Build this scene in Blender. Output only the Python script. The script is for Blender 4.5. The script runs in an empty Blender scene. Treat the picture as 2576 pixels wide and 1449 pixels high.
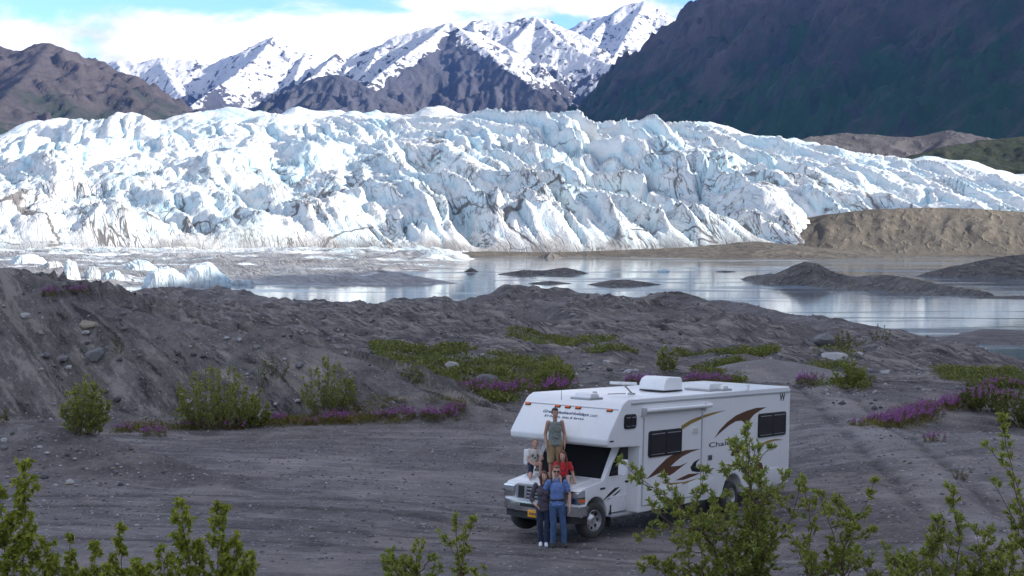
import bpy, bmesh, math, random
import numpy as np
from mathutils import Vector, Matrix
random.seed(7)
D = bpy.data
SC = bpy.context.scene
COL = SC.collection

# ---------------------------------------------------------------- camera, sky, sun, exposure
CAM_Z, FPX, CX, HY = 6.743, 3643.0, 1288.0, 587.0       # camera height, focal length and horizon in pixels of a 2576-wide view
cam_d = D.cameras.new('camera'); cam = D.objects.new('camera', cam_d); COL.objects.link(cam)
cam.location = (0, 0, CAM_Z); cam.rotation_euler = (math.pi / 2, 0, 0)
cam_d.sensor_width = 36.0; cam_d.lens = FPX / 2576 * 36.0
cam_d.shift_y = -(724.5 - HY) / 2576
cam_d.clip_start = 0.2; cam_d.clip_end = 60000
SC.camera = cam

SUN_EL = math.radians(19.0)
SUN_BACK = math.radians(16.0)          # how far behind the camera's right hand the sun stands
to_sun = Vector((math.cos(SUN_BACK) * math.cos(SUN_EL), -math.sin(SUN_BACK) * math.cos(SUN_EL), math.sin(SUN_EL)))
sun_d = D.lights.new('sun', 'SUN'); sun = D.objects.new('sun', sun_d); COL.objects.link(sun)
sun_d.energy = 2.0; sun_d.angle = math.radians(0.5); sun_d.color = (1.0, 0.93, 0.82)
sun.rotation_euler = to_sun.to_track_quat('Z', 'Y').to_euler(); sun.location = (300, -100, 400)

SC.view_settings.view_transform = 'Standard'; SC.view_settings.look = 'None'
SC.view_settings.gamma = 1.0; SC.view_settings.use_curve_mapping = False
SC.view_settings.exposure = 2.65
SC.cycles.max_bounces = 6; SC.cycles.diffuse_bounces = 3; SC.cycles.glossy_bounces = 3
SC.cycles.transmission_bounces = 4; SC.cycles.volume_bounces = 0; SC.cycles.transparent_max_bounces = 6
SC.cycles.use_denoising = True


class Nodes:
    def __init__(self, tree):
        self.t = tree; self.n = tree.nodes; self.l = tree.links
    def new(self, kind, **kw):
        nd = self.n.new(kind)
        for k, v in kw.items(): setattr(nd, k, v)
        return nd
    def put(self, sock, v):
        if isinstance(v, bpy.types.NodeSocket): self.l.new(v, sock)
        elif v is not None:
            if isinstance(v, (tuple, list)) and len(v) == 3 and sock.type == 'RGBA': v = (*v, 1)
            sock.default_value = v
    def math(self, op, a, b=None, clamp=False):
        nd = self.new('ShaderNodeMath', operation=op, use_clamp=clamp); self.put(nd.inputs[0], a)
        if b is not None: self.put(nd.inputs[1], b)
        return nd.outputs[0]
    def mix(self, f, a, b, blend='MIX'):
        nd = self.new('ShaderNodeMix', data_type='RGBA', blend_type=blend); self.put(nd.inputs[0], f); self.put(nd.inputs[6], a); self.put(nd.inputs[7], b)
        return nd.outputs[2]
    def noise(self, vec, scale, detail=4, rough=0.55, dist=0.0, ntype='FBM'):
        nd = self.new('ShaderNodeTexNoise'); nd.noise_type = ntype; self.put(nd.inputs['Vector'], vec); nd.inputs['Scale'].default_value = scale
        nd.inputs['Detail'].default_value = detail; nd.inputs['Roughness'].default_value = rough; nd.inputs['Distortion'].default_value = dist
        return nd.outputs['Fac'], nd.outputs['Color']
    def voro(self, vec, scale, feature='F1', rnd=1.0):
        nd = self.new('ShaderNodeTexVoronoi', feature=feature); self.put(nd.inputs['Vector'], vec); nd.inputs['Scale'].default_value = scale
        nd.inputs['Randomness'].default_value = rnd
        return nd.outputs
    def ramp(self, f, stops, interp='LINEAR'):
        nd = self.new('ShaderNodeValToRGB'); cr = nd.color_ramp; cr.interpolation = interp
        while len(cr.elements) < len(stops): cr.elements.new(0.5)
        for e, (p, c) in zip(cr.elements, stops):
            e.position = p; e.color = (c, c, c, 1) if isinstance(c, (int, float)) else (*c, 1)
        self.put(nd.inputs[0], f); return nd.outputs[0]
    def step(self, f, lo, hi):
        nd = self.new('ShaderNodeMapRange', interpolation_type='SMOOTHSTEP'); self.put(nd.inputs[0], f)
        nd.inputs[1].default_value = lo; nd.inputs[2].default_value = hi; return nd.outputs[0]
    def mapping(self, vec, scale=(1, 1, 1), rot=(0, 0, 0), loc=(0, 0, 0)):
        if any(rot):                                  # turn first, then stretch
            r = self.new('ShaderNodeMapping'); self.put(r.inputs[0], vec); r.inputs['Rotation'].default_value = rot; vec = r.outputs[0]
        nd = self.new('ShaderNodeMapping'); self.put(nd.inputs[0], vec); nd.inputs['Scale'].default_value = scale
        nd.inputs['Location'].default_value = loc; return nd.outputs[0]
    def attr(self, name):
        return self.new('ShaderNodeAttribute', attribute_name=name).outputs['Fac']
    def geo(self): return self.new('ShaderNodeNewGeometry').outputs
    def bump(self, h, strength=0.5, dist=0.1, normal=None):
        nd = self.new('ShaderNodeBump'); nd.inputs['Strength'].default_value = strength; nd.inputs['Distance'].default_value = dist
        self.put(nd.inputs['Height'], h)
        if normal is not None: self.put(nd.inputs['Normal'], normal)
        return nd.outputs[0]


def new_mat(name):
    m = D.materials.new(name); m.use_nodes = True; m.node_tree.nodes.clear()
    N = Nodes(m.node_tree); out = N.new('ShaderNodeOutputMaterial'); b = N.new('ShaderNodeBsdfPrincipled')
    N.l.new(b.outputs[0], out.inputs[0]); return m, N, b


def simple_mat(name, col, rough=0.6, metal=0.0, var=0.12, scale=6.0, spec=0.5, bump=0.0, coat=0.0, dirt=0.0):
    """a plain surface with a little procedural variation of colour and gloss"""
    m, N, b = new_mat(name)
    pos = N.new('ShaderNodeTexCoord').outputs['Object']
    f, _ = N.noise(pos, scale, 5, 0.6)
    c = N.mix(f, tuple(max(0, x * (1 - var)) for x in col), tuple(min(1, x * (1 + var)) for x in col))
    if dirt:
        g, _ = N.noise(pos, scale * 0.35, 6, 0.7)
        c = N.mix(N.math('MULTIPLY', N.step(g, 0.5, 0.75), dirt), c, (0.12, 0.105, 0.09))
    N.put(b.inputs['Base Color'], c)
    N.put(b.inputs['Roughness'], N.math('ADD', N.math('MULTIPLY', f, 0.2), rough - 0.1, True))
    b.inputs['Metallic'].default_value = metal; b.inputs['Specular IOR Level'].default_value = spec
    b.inputs['Coat Weight'].default_value = coat
    if bump: N.put(b.inputs['Normal'], N.bump(f, bump, 0.02))
    return m


# sky with broken cloud
W = D.worlds.new('World'); SC.world = W; W.use_nodes = True; W.node_tree.nodes.clear()
N = Nodes(W.node_tree)
sky = N.new('ShaderNodeTexSky', sky_type='NISHITA'); sky.sun_disc = False
sky.sun_elevation = SUN_EL; sky.sun_rotation = math.atan2(to_sun.x, to_sun.y)
sky.altitude = 1500; sky.air_density = 1.0; sky.dust_density = 0.2; sky.ozone_density = 4.0
vec = N.new('ShaderNodeTexCoord').outputs['Generated']
CLOUD = dict(scale=(1.0, 1.0, 2.3), rot=(0, 0, math.radians(163.0)))
cv = N.mapping(vec, loc=(0.3, 0.1, 0.0), **CLOUD)
f1, _ = N.noise(cv, 4.2, 10, 0.55, 0.35)
f2, _ = N.noise(N.mapping(vec, loc=(0.34, 0.08, 0.06), **CLOUD), 4.2, 6, 0.55, 0.35)
f3, _ = N.noise(cv, 11.0, 6, 0.6)
cover = N.step(f1, 0.46, 0.55)
shade = N.math('ADD', N.math('MULTIPLY', N.math('SUBTRACT', f1, f2), 3.2), N.math('MULTIPLY', N.math('SUBTRACT', f3, 0.5), 2.6))
shade = N.step(shade, -0.42, 1.1)
cloud = N.mix(shade, (0.325, 0.315, 0.315), (1.0, 0.925, 0.825))
bg1 = N.new('ShaderNodeBackground'); N.put(bg1.inputs[0], sky.outputs[0]); bg1.inputs[1].default_value = 0.05
bg2 = N.new('ShaderNodeBackground'); N.put(bg2.inputs[0], cloud); bg2.inputs[1].default_value = 0.43
mx = N.new('ShaderNodeMixShader'); N.put(mx.inputs[0], N.math('MULTIPLY', cover, 0.93)); N.l.new(bg1.outputs[0], mx.inputs[1]); N.l.new(bg2.outputs[0], mx.inputs[2])
wo = N.new('ShaderNodeOutputWorld'); N.l.new(mx.outputs[0], wo.inputs[0])


# ---------------------------------------------------------------- helpers
def P3(px, py, Y):
    """where the line of sight through a photo pixel (2576 wide) stands at depth Y"""
    return ((px - CX) / FPX * Y, Y, CAM_Z - (py - HY) / FPX * Y)

_rng = np.random.default_rng(11)
_perm = np.concatenate([_rng.permutation(512)] * 2).astype(np.int64)
_ang = _rng.uniform(0, 2 * np.pi, 512); _gx, _gy = np.cos(_ang), np.sin(_ang)

def pn(x, y):
    """2-D gradient noise, about -1..1"""
    x = np.asarray(x, float); y = np.asarray(y, float)
    xi = np.floor(x).astype(np.int64); yi = np.floor(y).astype(np.int64); xf = x - xi; yf = y - yi
    u = xf * xf * xf * (xf * (xf * 6 - 15) + 10); v = yf * yf * yf * (yf * (yf * 6 - 15) + 10)
    def g(a, b, dx, dy):
        h = _perm[(_perm[a & 511] + b) & 511]; return _gx[h] * dx + _gy[h] * dy
    n00 = g(xi, yi, xf, yf); n10 = g(xi + 1, yi, xf - 1, yf); n01 = g(xi, yi + 1, xf, yf - 1); n11 = g(xi + 1, yi + 1, xf - 1, yf - 1)
    a = n00 + u * (n10 - n00); b = n01 + u * (n11 - n01)
    return (a + v * (b - a)) * 1.5

def fbm(x, y, o=4, gain=0.5, lac=2.03):
    s = 0; a = 1; t = 0
    for i in range(o): s = s + a * pn(x + 17.3 * i, y - 9.1 * i); t += a; a *= gain; x = x * lac; y = y * lac
    return s / t

def ridged(x, y, o=4, gain=0.5, lac=2.07):
    """0..1, sharp crests"""
    s = 0; a = 1; t = 0; w = 1
    for i in range(o):
        n = (1 - np.abs(pn(x + 31.7 * i, y + 5.9 * i))) ** 2
        s = s + a * n * w; w = np.clip(n * 1.6, 0, 1); t += a; a *= gain; x = x * lac; y = y * lac
    return s / t

def sstep(a, b, x):
    t = np.clip((x - a) / (b - a), 0, 1); return t * t * (3 - 2 * t)

def seg_dist(x, y, a, b):
    dx, dy = b[0] - a[0], b[1] - a[1]; L = dx * dx + dy * dy + 1e-9
    t = np.clip(((x - a[0]) * dx + (y - a[1]) * dy) / L, 0, 1)
    return np.hypot(x - a[0] - t * dx, y - a[1] - t * dy), t

def roof(x, y, lines, k, kback=None, power=1.0):
    """highest of the slopes that fall away from ridge lines given as 3-D points"""
    best = np.full(np.shape(x), -1e9); bd = np.full(np.shape(x), 1e9)
    for ln in lines:
        for a, b in zip(ln[:-1], ln[1:]):
            d, t = seg_dist(x, y, a, b); zr = a[2] + t * (b[2] - a[2])
            kk = k
            if kback is not None:
                yr = a[1] + t * (b[1] - a[1]); kk = np.where(y > yr, kback, k)
            z = zr - kk * d ** power
            bd = np.where(z > best, d, bd); best = np.maximum(best, z)
    return best, bd

def mesh_obj(name, verts, faces, mat=None, parent=None, smooth=False, attrs=None):
    me = D.meshes.new(name); verts = np.asarray(verts, np.float32)
    if isinstance(faces, np.ndarray):
        nf, k = faces.shape
        me.vertices.add(len(verts)); me.vertices.foreach_set('co', verts.ravel())
        me.loops.add(nf * k); me.loops.foreach_set('vertex_index', faces.astype(np.int32).ravel())
        me.polygons.add(nf); me.polygons.foreach_set('loop_start', np.arange(nf, dtype=np.int32) * k)
        try: me.polygons.foreach_set('loop_total', np.full(nf, k, np.int32))
        except Exception: pass
        me.update(calc_edges=True); me.validate()
    else:
        me.from_pydata([tuple(map(float, v)) for v in verts], [], faces); me.update()
    if smooth: me.polygons.foreach_set('use_smooth', np.ones(len(me.polygons), bool))
    if attrs:
        for k, v in attrs.items():
            at = me.attributes.new(k, 'FLOAT', 'POINT'); at.data.foreach_set('value', np.asarray(v, np.float32).ravel())
    o = D.objects.new(name, me); COL.objects.link(o)
    if mat: me.materials.append(mat)
    if parent: o.parent = parent
    return o

def grid_faces(ny, nx):
    i = np.arange(ny - 1)[:, None] * nx + np.arange(nx - 1)[None, :]
    return np.stack([i, i + 1, i + 1 + nx, i + nx], -1).reshape(-1, 4)

def height_obj(name, X, Y, Z, mat, attrs=None, smooth=True, parent=None):
    ny, nx = X.shape
    o = mesh_obj(name, np.stack([X, Y, Z], -1).reshape(-1, 3), grid_faces(ny, nx), mat, parent, smooth, attrs)
    return o

def structure(o): o['kind'] = 'structure'; return o
def tag(o, label, cat, group=None):
    o['label'] = label; o['category'] = cat
    if group: o['group'] = group
    return o
def empty(name, loc=(0, 0, 0), rz=0.0):
    e = D.objects.new(name, None); COL.objects.link(e); e.location = loc; e.rotation_euler = (0, 0, rz); e.empty_display_size = 0.2
    return e
# ---------------------------------------------------------------- materials of the land
def gravel_mat(name, dark, mid, light, lot=False, scale=1.0, fleck=True):
    m, N, b = new_mat(name)
    p = N.geo()['Position']
    a, _ = N.noise(p, 0.09 * scale, 6, 0.62); c, _ = N.noise(p, 0.9 * scale, 6, 0.70); d, _ = N.noise(p, 6.0 * scale, 4, 0.75)
    f = N.math('ADD', N.math('MULTIPLY', a, 0.40), N.math('ADD', N.math('MULTIPLY', c, 0.36), N.math('MULTIPLY', d, 0.24)))
    col = N.ramp(f, [(0.38, dark), (0.50, mid), (0.62, light)])
    # warmer and cooler layers of silt
    w, _ = N.noise(p, 0.22 * scale, 6, 0.65, 0.6)
    col = N.mix(N.math('MULTIPLY', N.step(w, 0.5, 0.64), 0.55), col, tuple(x * y for x, y in zip(light, (1.12, 1.08, 1.04))))
    # slopes: fine diagonal runnels, paler ribs and darker beds
    rib = N.attr('rib')
    q = N.mapping(p, (1.0, 0.16, 0.25), (0, 0, math.radians(-45)))
    r1, _ = N.noise(q, 0.9 * scale, 6, 0.7, 0.4); r2, _ = N.noise(q, 3.6 * scale, 5, 0.72, 0.2)
    rr = N.math('ADD', N.math('MULTIPLY', r1, 0.45), N.math('MULTIPLY', r2, 0.55))
    on = N.step(rib, 0.02, 0.3)
    if lot: col = N.mix(N.math('MULTIPLY', N.attr('bank'), 0.55), col, N.mix(c, (0.125, 0.115, 0.104), (0.225, 0.207, 0.185)))
    col = N.mix(N.math('MULTIPLY', N.math('MULTIPLY', N.step(rr, 0.49, 0.58), on), 0.75), col, tuple(x * y for x, y in zip(light, (1.50, 1.45, 1.36))))
    col = N.mix(N.math('MULTIPLY', N.math('MULTIPLY', N.step(rr, 0.47, 0.39), on), 0.8), col, tuple(x * 0.62 for x in dark))
    h = N.math('ADD', N.math('MULTIPLY', c, 0.6), N.math('ADD', N.math('MULTIPLY', d, 0.22), N.math('MULTIPLY', N.math('MULTIPLY', rr, on), 1.6)))
    if lot:
        st, _ = N.noise(N.mapping(p, (0.16, 1.3, 1.0), (0, 0, math.radians(4))), 1.0, 6, 0.68, 0.6)
        st2, _ = N.noise(N.mapping(p, (0.45, 3.4, 1.0), (0, 0, math.radians(-5))), 1.0, 4, 0.66, 0.5)
        lt = N.attr('lot')
        col = N.mix(N.math('MULTIPLY', N.math('MULTIPLY', N.step(st, 0.50, 0.66), lt), 0.42), col, tuple(x * 1.35 for x in light))
        col = N.mix(N.math('MULTIPLY', N.math('MULTIPLY', N.step(st2, 0.56, 0.70), lt), 0.4), col, tuple(x * 0.62 for x in dark))
        br, _ = N.noise(p, 0.55, 5, 0.65)
        tr = N.math('MULTIPLY', N.attr('track'), N.step(br, 0.36, 0.62))
        col = N.mix(N.math('MULTIPLY', tr, 0.62), col, tuple(x * 1.3 for x in light))
        rt = N.math('MULTIPLY', N.attr('rut'), N.step(br, 0.68, 0.48))
        col = N.mix(N.math('MULTIPLY', rt, 0.95), col, tuple(x * 0.55 for x in dark))
        h = N.math('ADD', h, N.math('MULTIPLY', N.math('MULTIPLY', st2, lt), 0.25))
    if fleck:
        for sc, thr, k in ((3.2, 0.17, 3.4), (7.0, 0.22, 2.6), (1.1, 0.085, 3.4)):
            v = N.voro(p, sc * scale); msk = N.step(v['Distance'], thr, thr * 0.7)
            rnd = N.new('ShaderNodeSeparateColor'); N.put(rnd.inputs[0], v['Color'])
            msk = N.math('MULTIPLY', msk, N.math('GREATER_THAN', rnd.outputs[0], 0.45))
            col = N.mix(N.math('MULTIPLY', msk, 0.85), col, N.mix(rnd.outputs[1], tuple(min(0.62, x * k) for x in mid), tuple(x * 1.2 for x in light)))
            h = N.math('ADD', h, N.math('MULTIPLY', msk, 0.12))
    N.put(b.inputs['Base Color'], col); b.inputs['Roughness'].default_value = 0.92; b.inputs['Specular IOR Level'].default_value = 0.25
    if lot: h = N.math('MULTIPLY', h, N.math('SUBTRACT', 1.0, N.math('MULTIPLY', lt, 0.55)))
    N.put(b.inputs['Normal'], N.bump(h, 1.0, 0.34 / scale))
    return m

M_GRAVEL = gravel_mat('grey_gravel', (0.045, 0.040, 0.040), (0.120, 0.109, 0.107), (0.225, 0.206, 0.198), lot=True)
M_ISLET = gravel_mat('dark_moraine_gravel', (0.060, 0.055, 0.055), (0.11, 0.102, 0.098), (0.17, 0.155, 0.143), scale=0.35)
M_SAND = gravel_mat('tan_moraine_gravel', (0.044, 0.040, 0.035), (0.086, 0.077, 0.065), (0.132, 0.117, 0.096), scale=0.12)
M_FARGRAV = gravel_mat('grey_brown_far_moraine', (0.040, 0.038, 0.042), (0.066, 0.062, 0.066), (0.098, 0.092, 0.095), scale=0.06, fleck=False)


def water_mat():
    m, N, b = new_mat('silty_lake_water')
    p = N.geo()['Position']
    a, _ = N.noise(N.mapping(p, (0.006, 0.03, 1)), 1.0, 4, 0.6)
    N.put(b.inputs['Base Color'], N.mix(a, (0.10, 0.135, 0.17), (0.15, 0.185, 0.215)))
    s, _ = N.noise(N.mapping(p, (0.012, 0.05, 1), (0, 0, 0.05)), 1.0, 4, 0.6, 0.4)
    N.put(b.inputs['Roughness'], N.math('ADD', 0.04, N.math('MULTIPLY', N.step(s, 0.48, 0.62), 0.16)))
    b.inputs['IOR'].default_value = 1.33; b.inputs['Specular IOR Level'].default_value = 1.0
    w, _ = N.noise(N.mapping(p, (0.35, 0.9, 1)), 1.0, 4, 0.6)
    w2, _ = N.noise(N.mapping(p, (0.03, 0.12, 1)), 1.0, 3, 0.5)
    N.put(b.inputs['Normal'], N.bump(N.math('ADD', w, N.math('MULTIPLY', w2, 2.0)), 0.06, 0.16))
    return m
M_WATER = water_mat()


def ice_mat(name, dirt=1.0, blue=1.0):
    m, N, b = new_mat(name)
    p = N.geo()['Position']
    wv, wc = N.noise(p, 0.016, 4, 0.55)
    big, _ = N.noise(p, 0.02, 5, 0.6); fine, _ = N.noise(p, 0.25, 5, 0.65)
    col = N.mix(N.step(big, 0.42, 0.66), (0.60, 0.625, 0.64), (0.475, 0.605, 0.665))
    col = N.mix(N.math('MULTIPLY', N.attr('hollow'), 0.85 * blue), col, (0.34, 0.56, 0.67))
    # thin wandering bands of debris: level lines of a warped noise field
    warp = N.new('ShaderNodeVectorMath', operation='MULTIPLY_ADD'); N.put(warp.inputs[0], wc); warp.inputs[1].default_value = (60, 60, 60); N.put(warp.inputs[2], p)
    def lines(vec, sc, lo, w, det=3):
        q, _ = N.noise(vec, sc, det, 0.55, 0.3)
        return N.math('SUBTRACT', 1.0, N.step(N.math('ABSOLUTE', N.math('SUBTRACT', q, lo)), 0.0, w))
    l1 = lines(N.mapping(warp.outputs[0], (1, 0.6, 0.8)), 0.009, 0.5, 0.010)
    l4 = lines(N.mapping(warp.outputs[0], (0.35, 0.9, 1.2)), 0.016, 0.53, 0.012)
    fl = N.mapping(p, (1.0, 0.14, 0.10), (0, 0, math.radians(-28)))     # grime runs down the fins
    wob, wobc = N.noise(p, 0.03, 3, 0.5)
    l3 = lines(fl, 0.06, 0.5, 0.014); l5 = lines(fl, 0.16, 0.53, 0.024); l6 = lines(fl, 0.36, 0.5, 0.035)
    gate, _ = N.noise(p, 0.008, 3, 0.5)
    d = N.math('MAXIMUM', N.math('MULTIPLY', l1, N.step(gate, 0.38, 0.5)), N.math('MULTIPLY', l4, N.step(big, 0.46, 0.58)))
    st_ = N.math('MAXIMUM', l3, N.math('MAXIMUM', N.math('MULTIPLY', l5, 0.8), N.math('MULTIPLY', l6, 0.55)))
    d = N.math('MAXIMUM', d, N.math('MULTIPLY', st_, N.step(wob, 0.40, 0.62)))
    at = N.attr('dirt')
    d = N.math('MULTIPLY', d, N.math('ADD', 0.12, N.math('MULTIPLY', at, 1.9)), True)
    spot = N.math('MULTIPLY', N.step(N.math('ADD', N.math('MULTIPLY', fine, 0.5), N.math('MULTIPLY', at, 0.55)), 0.74, 0.92), N.step(gate, 0.35, 0.6))
    col = N.mix(N.math('MULTIPLY', N.step(at, 0.35, 1.0), 0.25 * dirt), col, (0.60, 0.575, 0.55))
    col = N.mix(N.math('MULTIPLY', N.math('MAXIMUM', d, N.math('MULTIPLY', spot, 0.8)), 0.9 * dirt), col, (0.085, 0.075, 0.072))
    col = N.mix(N.math('MULTIPLY', N.attr('mud'), N.math('ADD', 0.55, N.math('MULTIPLY', fine, 0.6)), True), col, (0.115, 0.108, 0.108))
    N.put(b.inputs['Base Color'], col); b.inputs['Roughness'].default_value = 0.55
    N.put(b.inputs['Normal'], N.bump(N.math('ADD', fine, N.math('MULTIPLY', st_, -0.4)), 0.7, 1.4))
    return m
M_ICE = ice_mat('glacier_ice')
M_BERG = ice_mat('stranded_berg_ice', dirt=0.6)


def rock_mat(name, low, mid, high, z0, z1, green=None, gz=(0, 1), snow=True, scale=1.0, crop=None):
    m, N, b = new_mat(name)
    g = N.geo(); p = g['Position']
    a, _ = N.noise(p, 0.0022 * scale, 7, 0.62); c, _ = N.noise(p, 0.02 * scale, 6, 0.65)
    st, _ = N.noise(N.mapping(p, (1, 0.35, 0.35), (0, 0, 0.5)), 0.012 * scale, 5, 0.65)
    z = N.new('ShaderNodeSeparateXYZ'); N.put(z.inputs[0], p); zz = z.outputs[2]
    t = N.math('ADD', N.math('MULTIPLY', N.math('SUBTRACT', zz, z0), 1.0 / (z1 - z0)), N.math('MULTIPLY', N.math('SUBTRACT', a, 0.5), 1.6))
    col = N.ramp(t, [(0.0, low), (0.45, mid), (0.95, high)])
    col = N.mix(N.math('MULTIPLY', N.step(st, 0.5, 0.68), 0.55), col, tuple(min(1, x * 1.7) for x in mid))
    col = N.mix(N.math('MULTIPLY', N.step(c, 0.52, 0.72), 0.45), col, tuple(x * 0.5 for x in mid))
    if green:
        ga, _ = N.noise(p, 0.006 * scale, 6, 0.65); a = N.math('ADD', N.math('MULTIPLY', a, 0.5), N.math('MULTIPLY', ga, 0.5))
        gt = N.math('ADD', N.math('MULTIPLY', N.math('SUBTRACT', zz, gz[0]), 1.0 / (gz[1] - gz[0])), N.math('MULTIPLY', N.math('SUBTRACT', a, 0.5), 3.0))
        gt = N.math('ADD', gt, N.math('MULTIPLY', N.math('SUBTRACT', st, 0.5), 2.2))
        gc = N.mix(c, tuple(x * 0.55 for x in green), tuple(x * 1.35 for x in green))
        col = N.mix(N.step(gt, 1.0, 0.25), col, gc)
    if crop:                                       # pale outcrops and scree running down the slope
        o1, _ = N.noise(N.mapping(p, (0.25, 0.25, 1.0), (0.0, math.radians(38), 0)), 0.012, 6, 0.68, 0.4); o2, _ = N.noise(N.mapping(p, (1.0, 1.0, 0.25)), 0.010, 5, 0.65)
        col = N.mix(N.math('MULTIPLY', N.step(o1, 0.52, 0.64), 0.75), col, crop)
        col = N.mix(N.math('MULTIPLY', N.step(o2, 0.55, 0.66), 0.5), col, tuple(x * 0.7 for x in crop))
        col = N.mix(N.math('MULTIPLY', N.step(o2, 0.44, 0.32), 0.6), col, tuple(x * 0.35 for x in mid))
    if snow:
        s = N.math('ADD', N.attr('snow'), N.math('MULTIPLY', N.math('SUBTRACT', c, 0.5), 2.3))
        s = N.math('ADD', s, N.math('MULTIPLY', N.math('SUBTRACT', st, 0.5), 1.6))
        col = N.mix(N.step(s, 0.44, 0.56), col, (0.45, 0.46, 0.485))
    N.put(b.inputs['Base Color'], col); b.inputs['Roughness'].default_value = 0.9; b.inputs['Specular IOR Level'].default_value = 0.2
    N.put(b.inputs['Normal'], N.bump(N.math('ADD', c, N.math('MULTIPLY', st, 0.8)), 0.9, 16.0 / scale))
    return m

# ---------------------------------------------------------------- near ground: bank under the camera, gravel lot, moraine down to the lake
WATER_Z = -8.25
def pts(l): return [P3(*q) for q in l]
UX, UY = math.sin(0.63), math.cos(0.63)                   # the lot falls gently along the motorhome
def lot_z(x, y):
    s = (x - 1.0) * UX + (y - 32.5) * UY
    return -0.055 * np.clip(s, -18, 26)

CTRL = []
for x in (-60, -25, 0, 25, 60):
    CTRL += [(x, -15, 5.4), (x, 0, 5.0), (x, 5, 4.2)]
    CTRL += [(x, 16, 2.0 if x > 0 else 1.9)]
for x in (-26, -14, -4, 6, 16, 26):
    for y in (26, 33, 41, 49):
        if not (x > 13 and y < 45 and y > 30): CTRL.append((x, y, float(lot_z(x, y))))
CTRL += pts([(2500, 1180, 39), (2540, 1320, 32), (2380, 1090, 47), (2250, 1095, 47), (2480, 1075, 48), (2130, 1060, 50), (2200, 990, 60), (2040, 1010, 58)])
CTRL += pts([(500, 1080, 54), (100, 1085, 53.5), (900, 1065, 55), (1180, 1055, 55.5), (1260, 1030, 58)])
CTRL += pts([(900, 862, 80), (1180, 872, 85), (1000, 950, 66), (1100, 985, 62), (1300, 962, 67), (1240, 905, 76), (1450, 900, 76), (1450, 960, 68), (1600, 975, 66), (1900, 968, 67), (1880, 905, 76), (2010, 960, 68)])
CTRL += pts([(1300, 832, 104), (1560, 862, 98), (1420, 858, 98), (1700, 880, 92), (1960, 880, 90), (1640, 845, 110), (2100, 870, 92), (2140, 940, 76)])
CTRL += pts([(700, 792, 118), (900, 805, 122), (1200, 806, 128), (1500, 806, 128), (1800, 808, 126), (500, 772, 138), (800, 772, 160), (1080, 775, 160), (300, 765, 140), (100, 740, 140), (-150, 730, 140)])
CTRL += pts([(1300, 765, 158), (1500, 770, 155), (1720, 770, 150), (1900, 785, 138), (2060, 815, 118)])
CTRL += pts([(2230, 950, 76), (2330, 935, 76), (2450, 935, 74), (2576, 945, 71), (2800, 950, 68), (2250, 965, 72), (2450, 960, 69)])
for px in (-400, 0, 300, 600, 900, 1130, 1400, 1700):
    for Y in (215, 260): CTRL.append(((px - CX) / FPX * Y, Y, -10.5 if px < 1200 else -11.0))
for px, Y in ((1900, 190), (2040, 165), (2150, 140), (2260, 115), (2400, 112), (2600, 108), (2850, 105)): CTRL.append(((px - CX) / FPX * Y, Y, -7.9))
for px, Y, z in ((2240, 150, -7.7), (2300, 135, -8.2), (2330, 158, -8.75), (2420, 150, -8.8), (2560, 150, -8.9), (2700, 150, -8.9), (2480, 170, -8.75), (2600, 172, -8.7), (2260, 180, -7.9), (2330, 192, -7.95), (2450, 200, -7.95), (2580, 205, -7.95), (2700, 205, -8.0), (2250, 205, -8.1), (2160, 215, -9.5), (2300, 228, -8.6), (2500, 236, -8.6), (2650, 238, -8.7), (2350, 260, -10), (2650, 260, -10)):
    CTRL.append(((px - CX) / FPX * Y, Y, z))
CTRL = np.array(CTRL, float)
def _warp(x, y): return x / (y + 45.0) * 1.4, np.log(np.maximum(y, -20) + 45.0)
def _fit(c):
    a, b = _warp(c[:, 0], c[:, 1]); R = np.hypot(a[:, None] - a, b[:, None] - b)
    n = len(c); A = np.zeros((n + 1, n + 1)); A[:n, :n] = R + np.eye(n) * -1e-4; A[:n, n] = 1; A[n, :n] = 1
    return np.linalg.solve(A, np.concatenate([c[:, 2], [0]])), a, b
_wt, _ca, _cb = _fit(CTRL)
def base_z(x, y):
    a, b = _warp(x, y); s = np.full(np.shape(x), _wt[-1])
    for w, p, q in zip(_wt[:-1], _ca, _cb): s = s + w * np.sqrt((a - p) ** 2 + (b - q) ** 2 + 2e-4)
    return s

BANK = pts([(-500, 600, 66), (-250, 645, 65), (0, 682, 64), (120, 702, 63.6), (230, 747, 63), (420, 800, 62), (560, 830, 61.5), (700, 846, 60.5), (880, 900, 59), (1000, 955, 57.5), (1100, 1003, 56.3), (1230, 1026, 55)])
MOUND = pts([(-300, 1050, 43.5), (0, 1064, 42), (170, 1075, 41.5), (300, 1108, 41), (420, 1160, 40), (600, 1222, 38.5)])
SHORE = [pts([(1130, 768, 165), (1210, 757, 167), (1300, 724, 170), (1360, 730, 170), (1500, 743, 168), (1600, 747, 165), (1700, 744, 162), (1870, 760, 155), (1960, 784, 142), (2080, 804, 126), (2180, 850, 106), (2255, 922, 84)]),
         pts([(330, 768, 205), (370, 740, 215), (420, 717, 220), (510, 723, 220), (600, 723, 215), (650, 745, 200), (800, 757, 188), (960, 762, 178), (1070, 742, 180), (1130, 762, 172)]),
         pts([(-300, 690, 200), (-50, 700, 195), (100, 720, 190), (220, 742, 185)])]
KNOLL = [pts([(1870, 935, 74), (1930, 900, 75), (2020, 935, 73)]), pts([(1460, 880, 84), (1620, 862, 92)]), pts([(900, 905, 70), (960, 880, 72)])]
def flat_pt(px, py):
    """where a pixel meets the gently falling lot"""
    Y = 36.0
    for _ in range(30):
        x = (px - CX) / FPX * Y; z = float(lot_z(x, Y)); Y = (CAM_Z - z) * FPX / (py - HY)
    return ((px - CX) / FPX * Y, Y)
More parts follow.
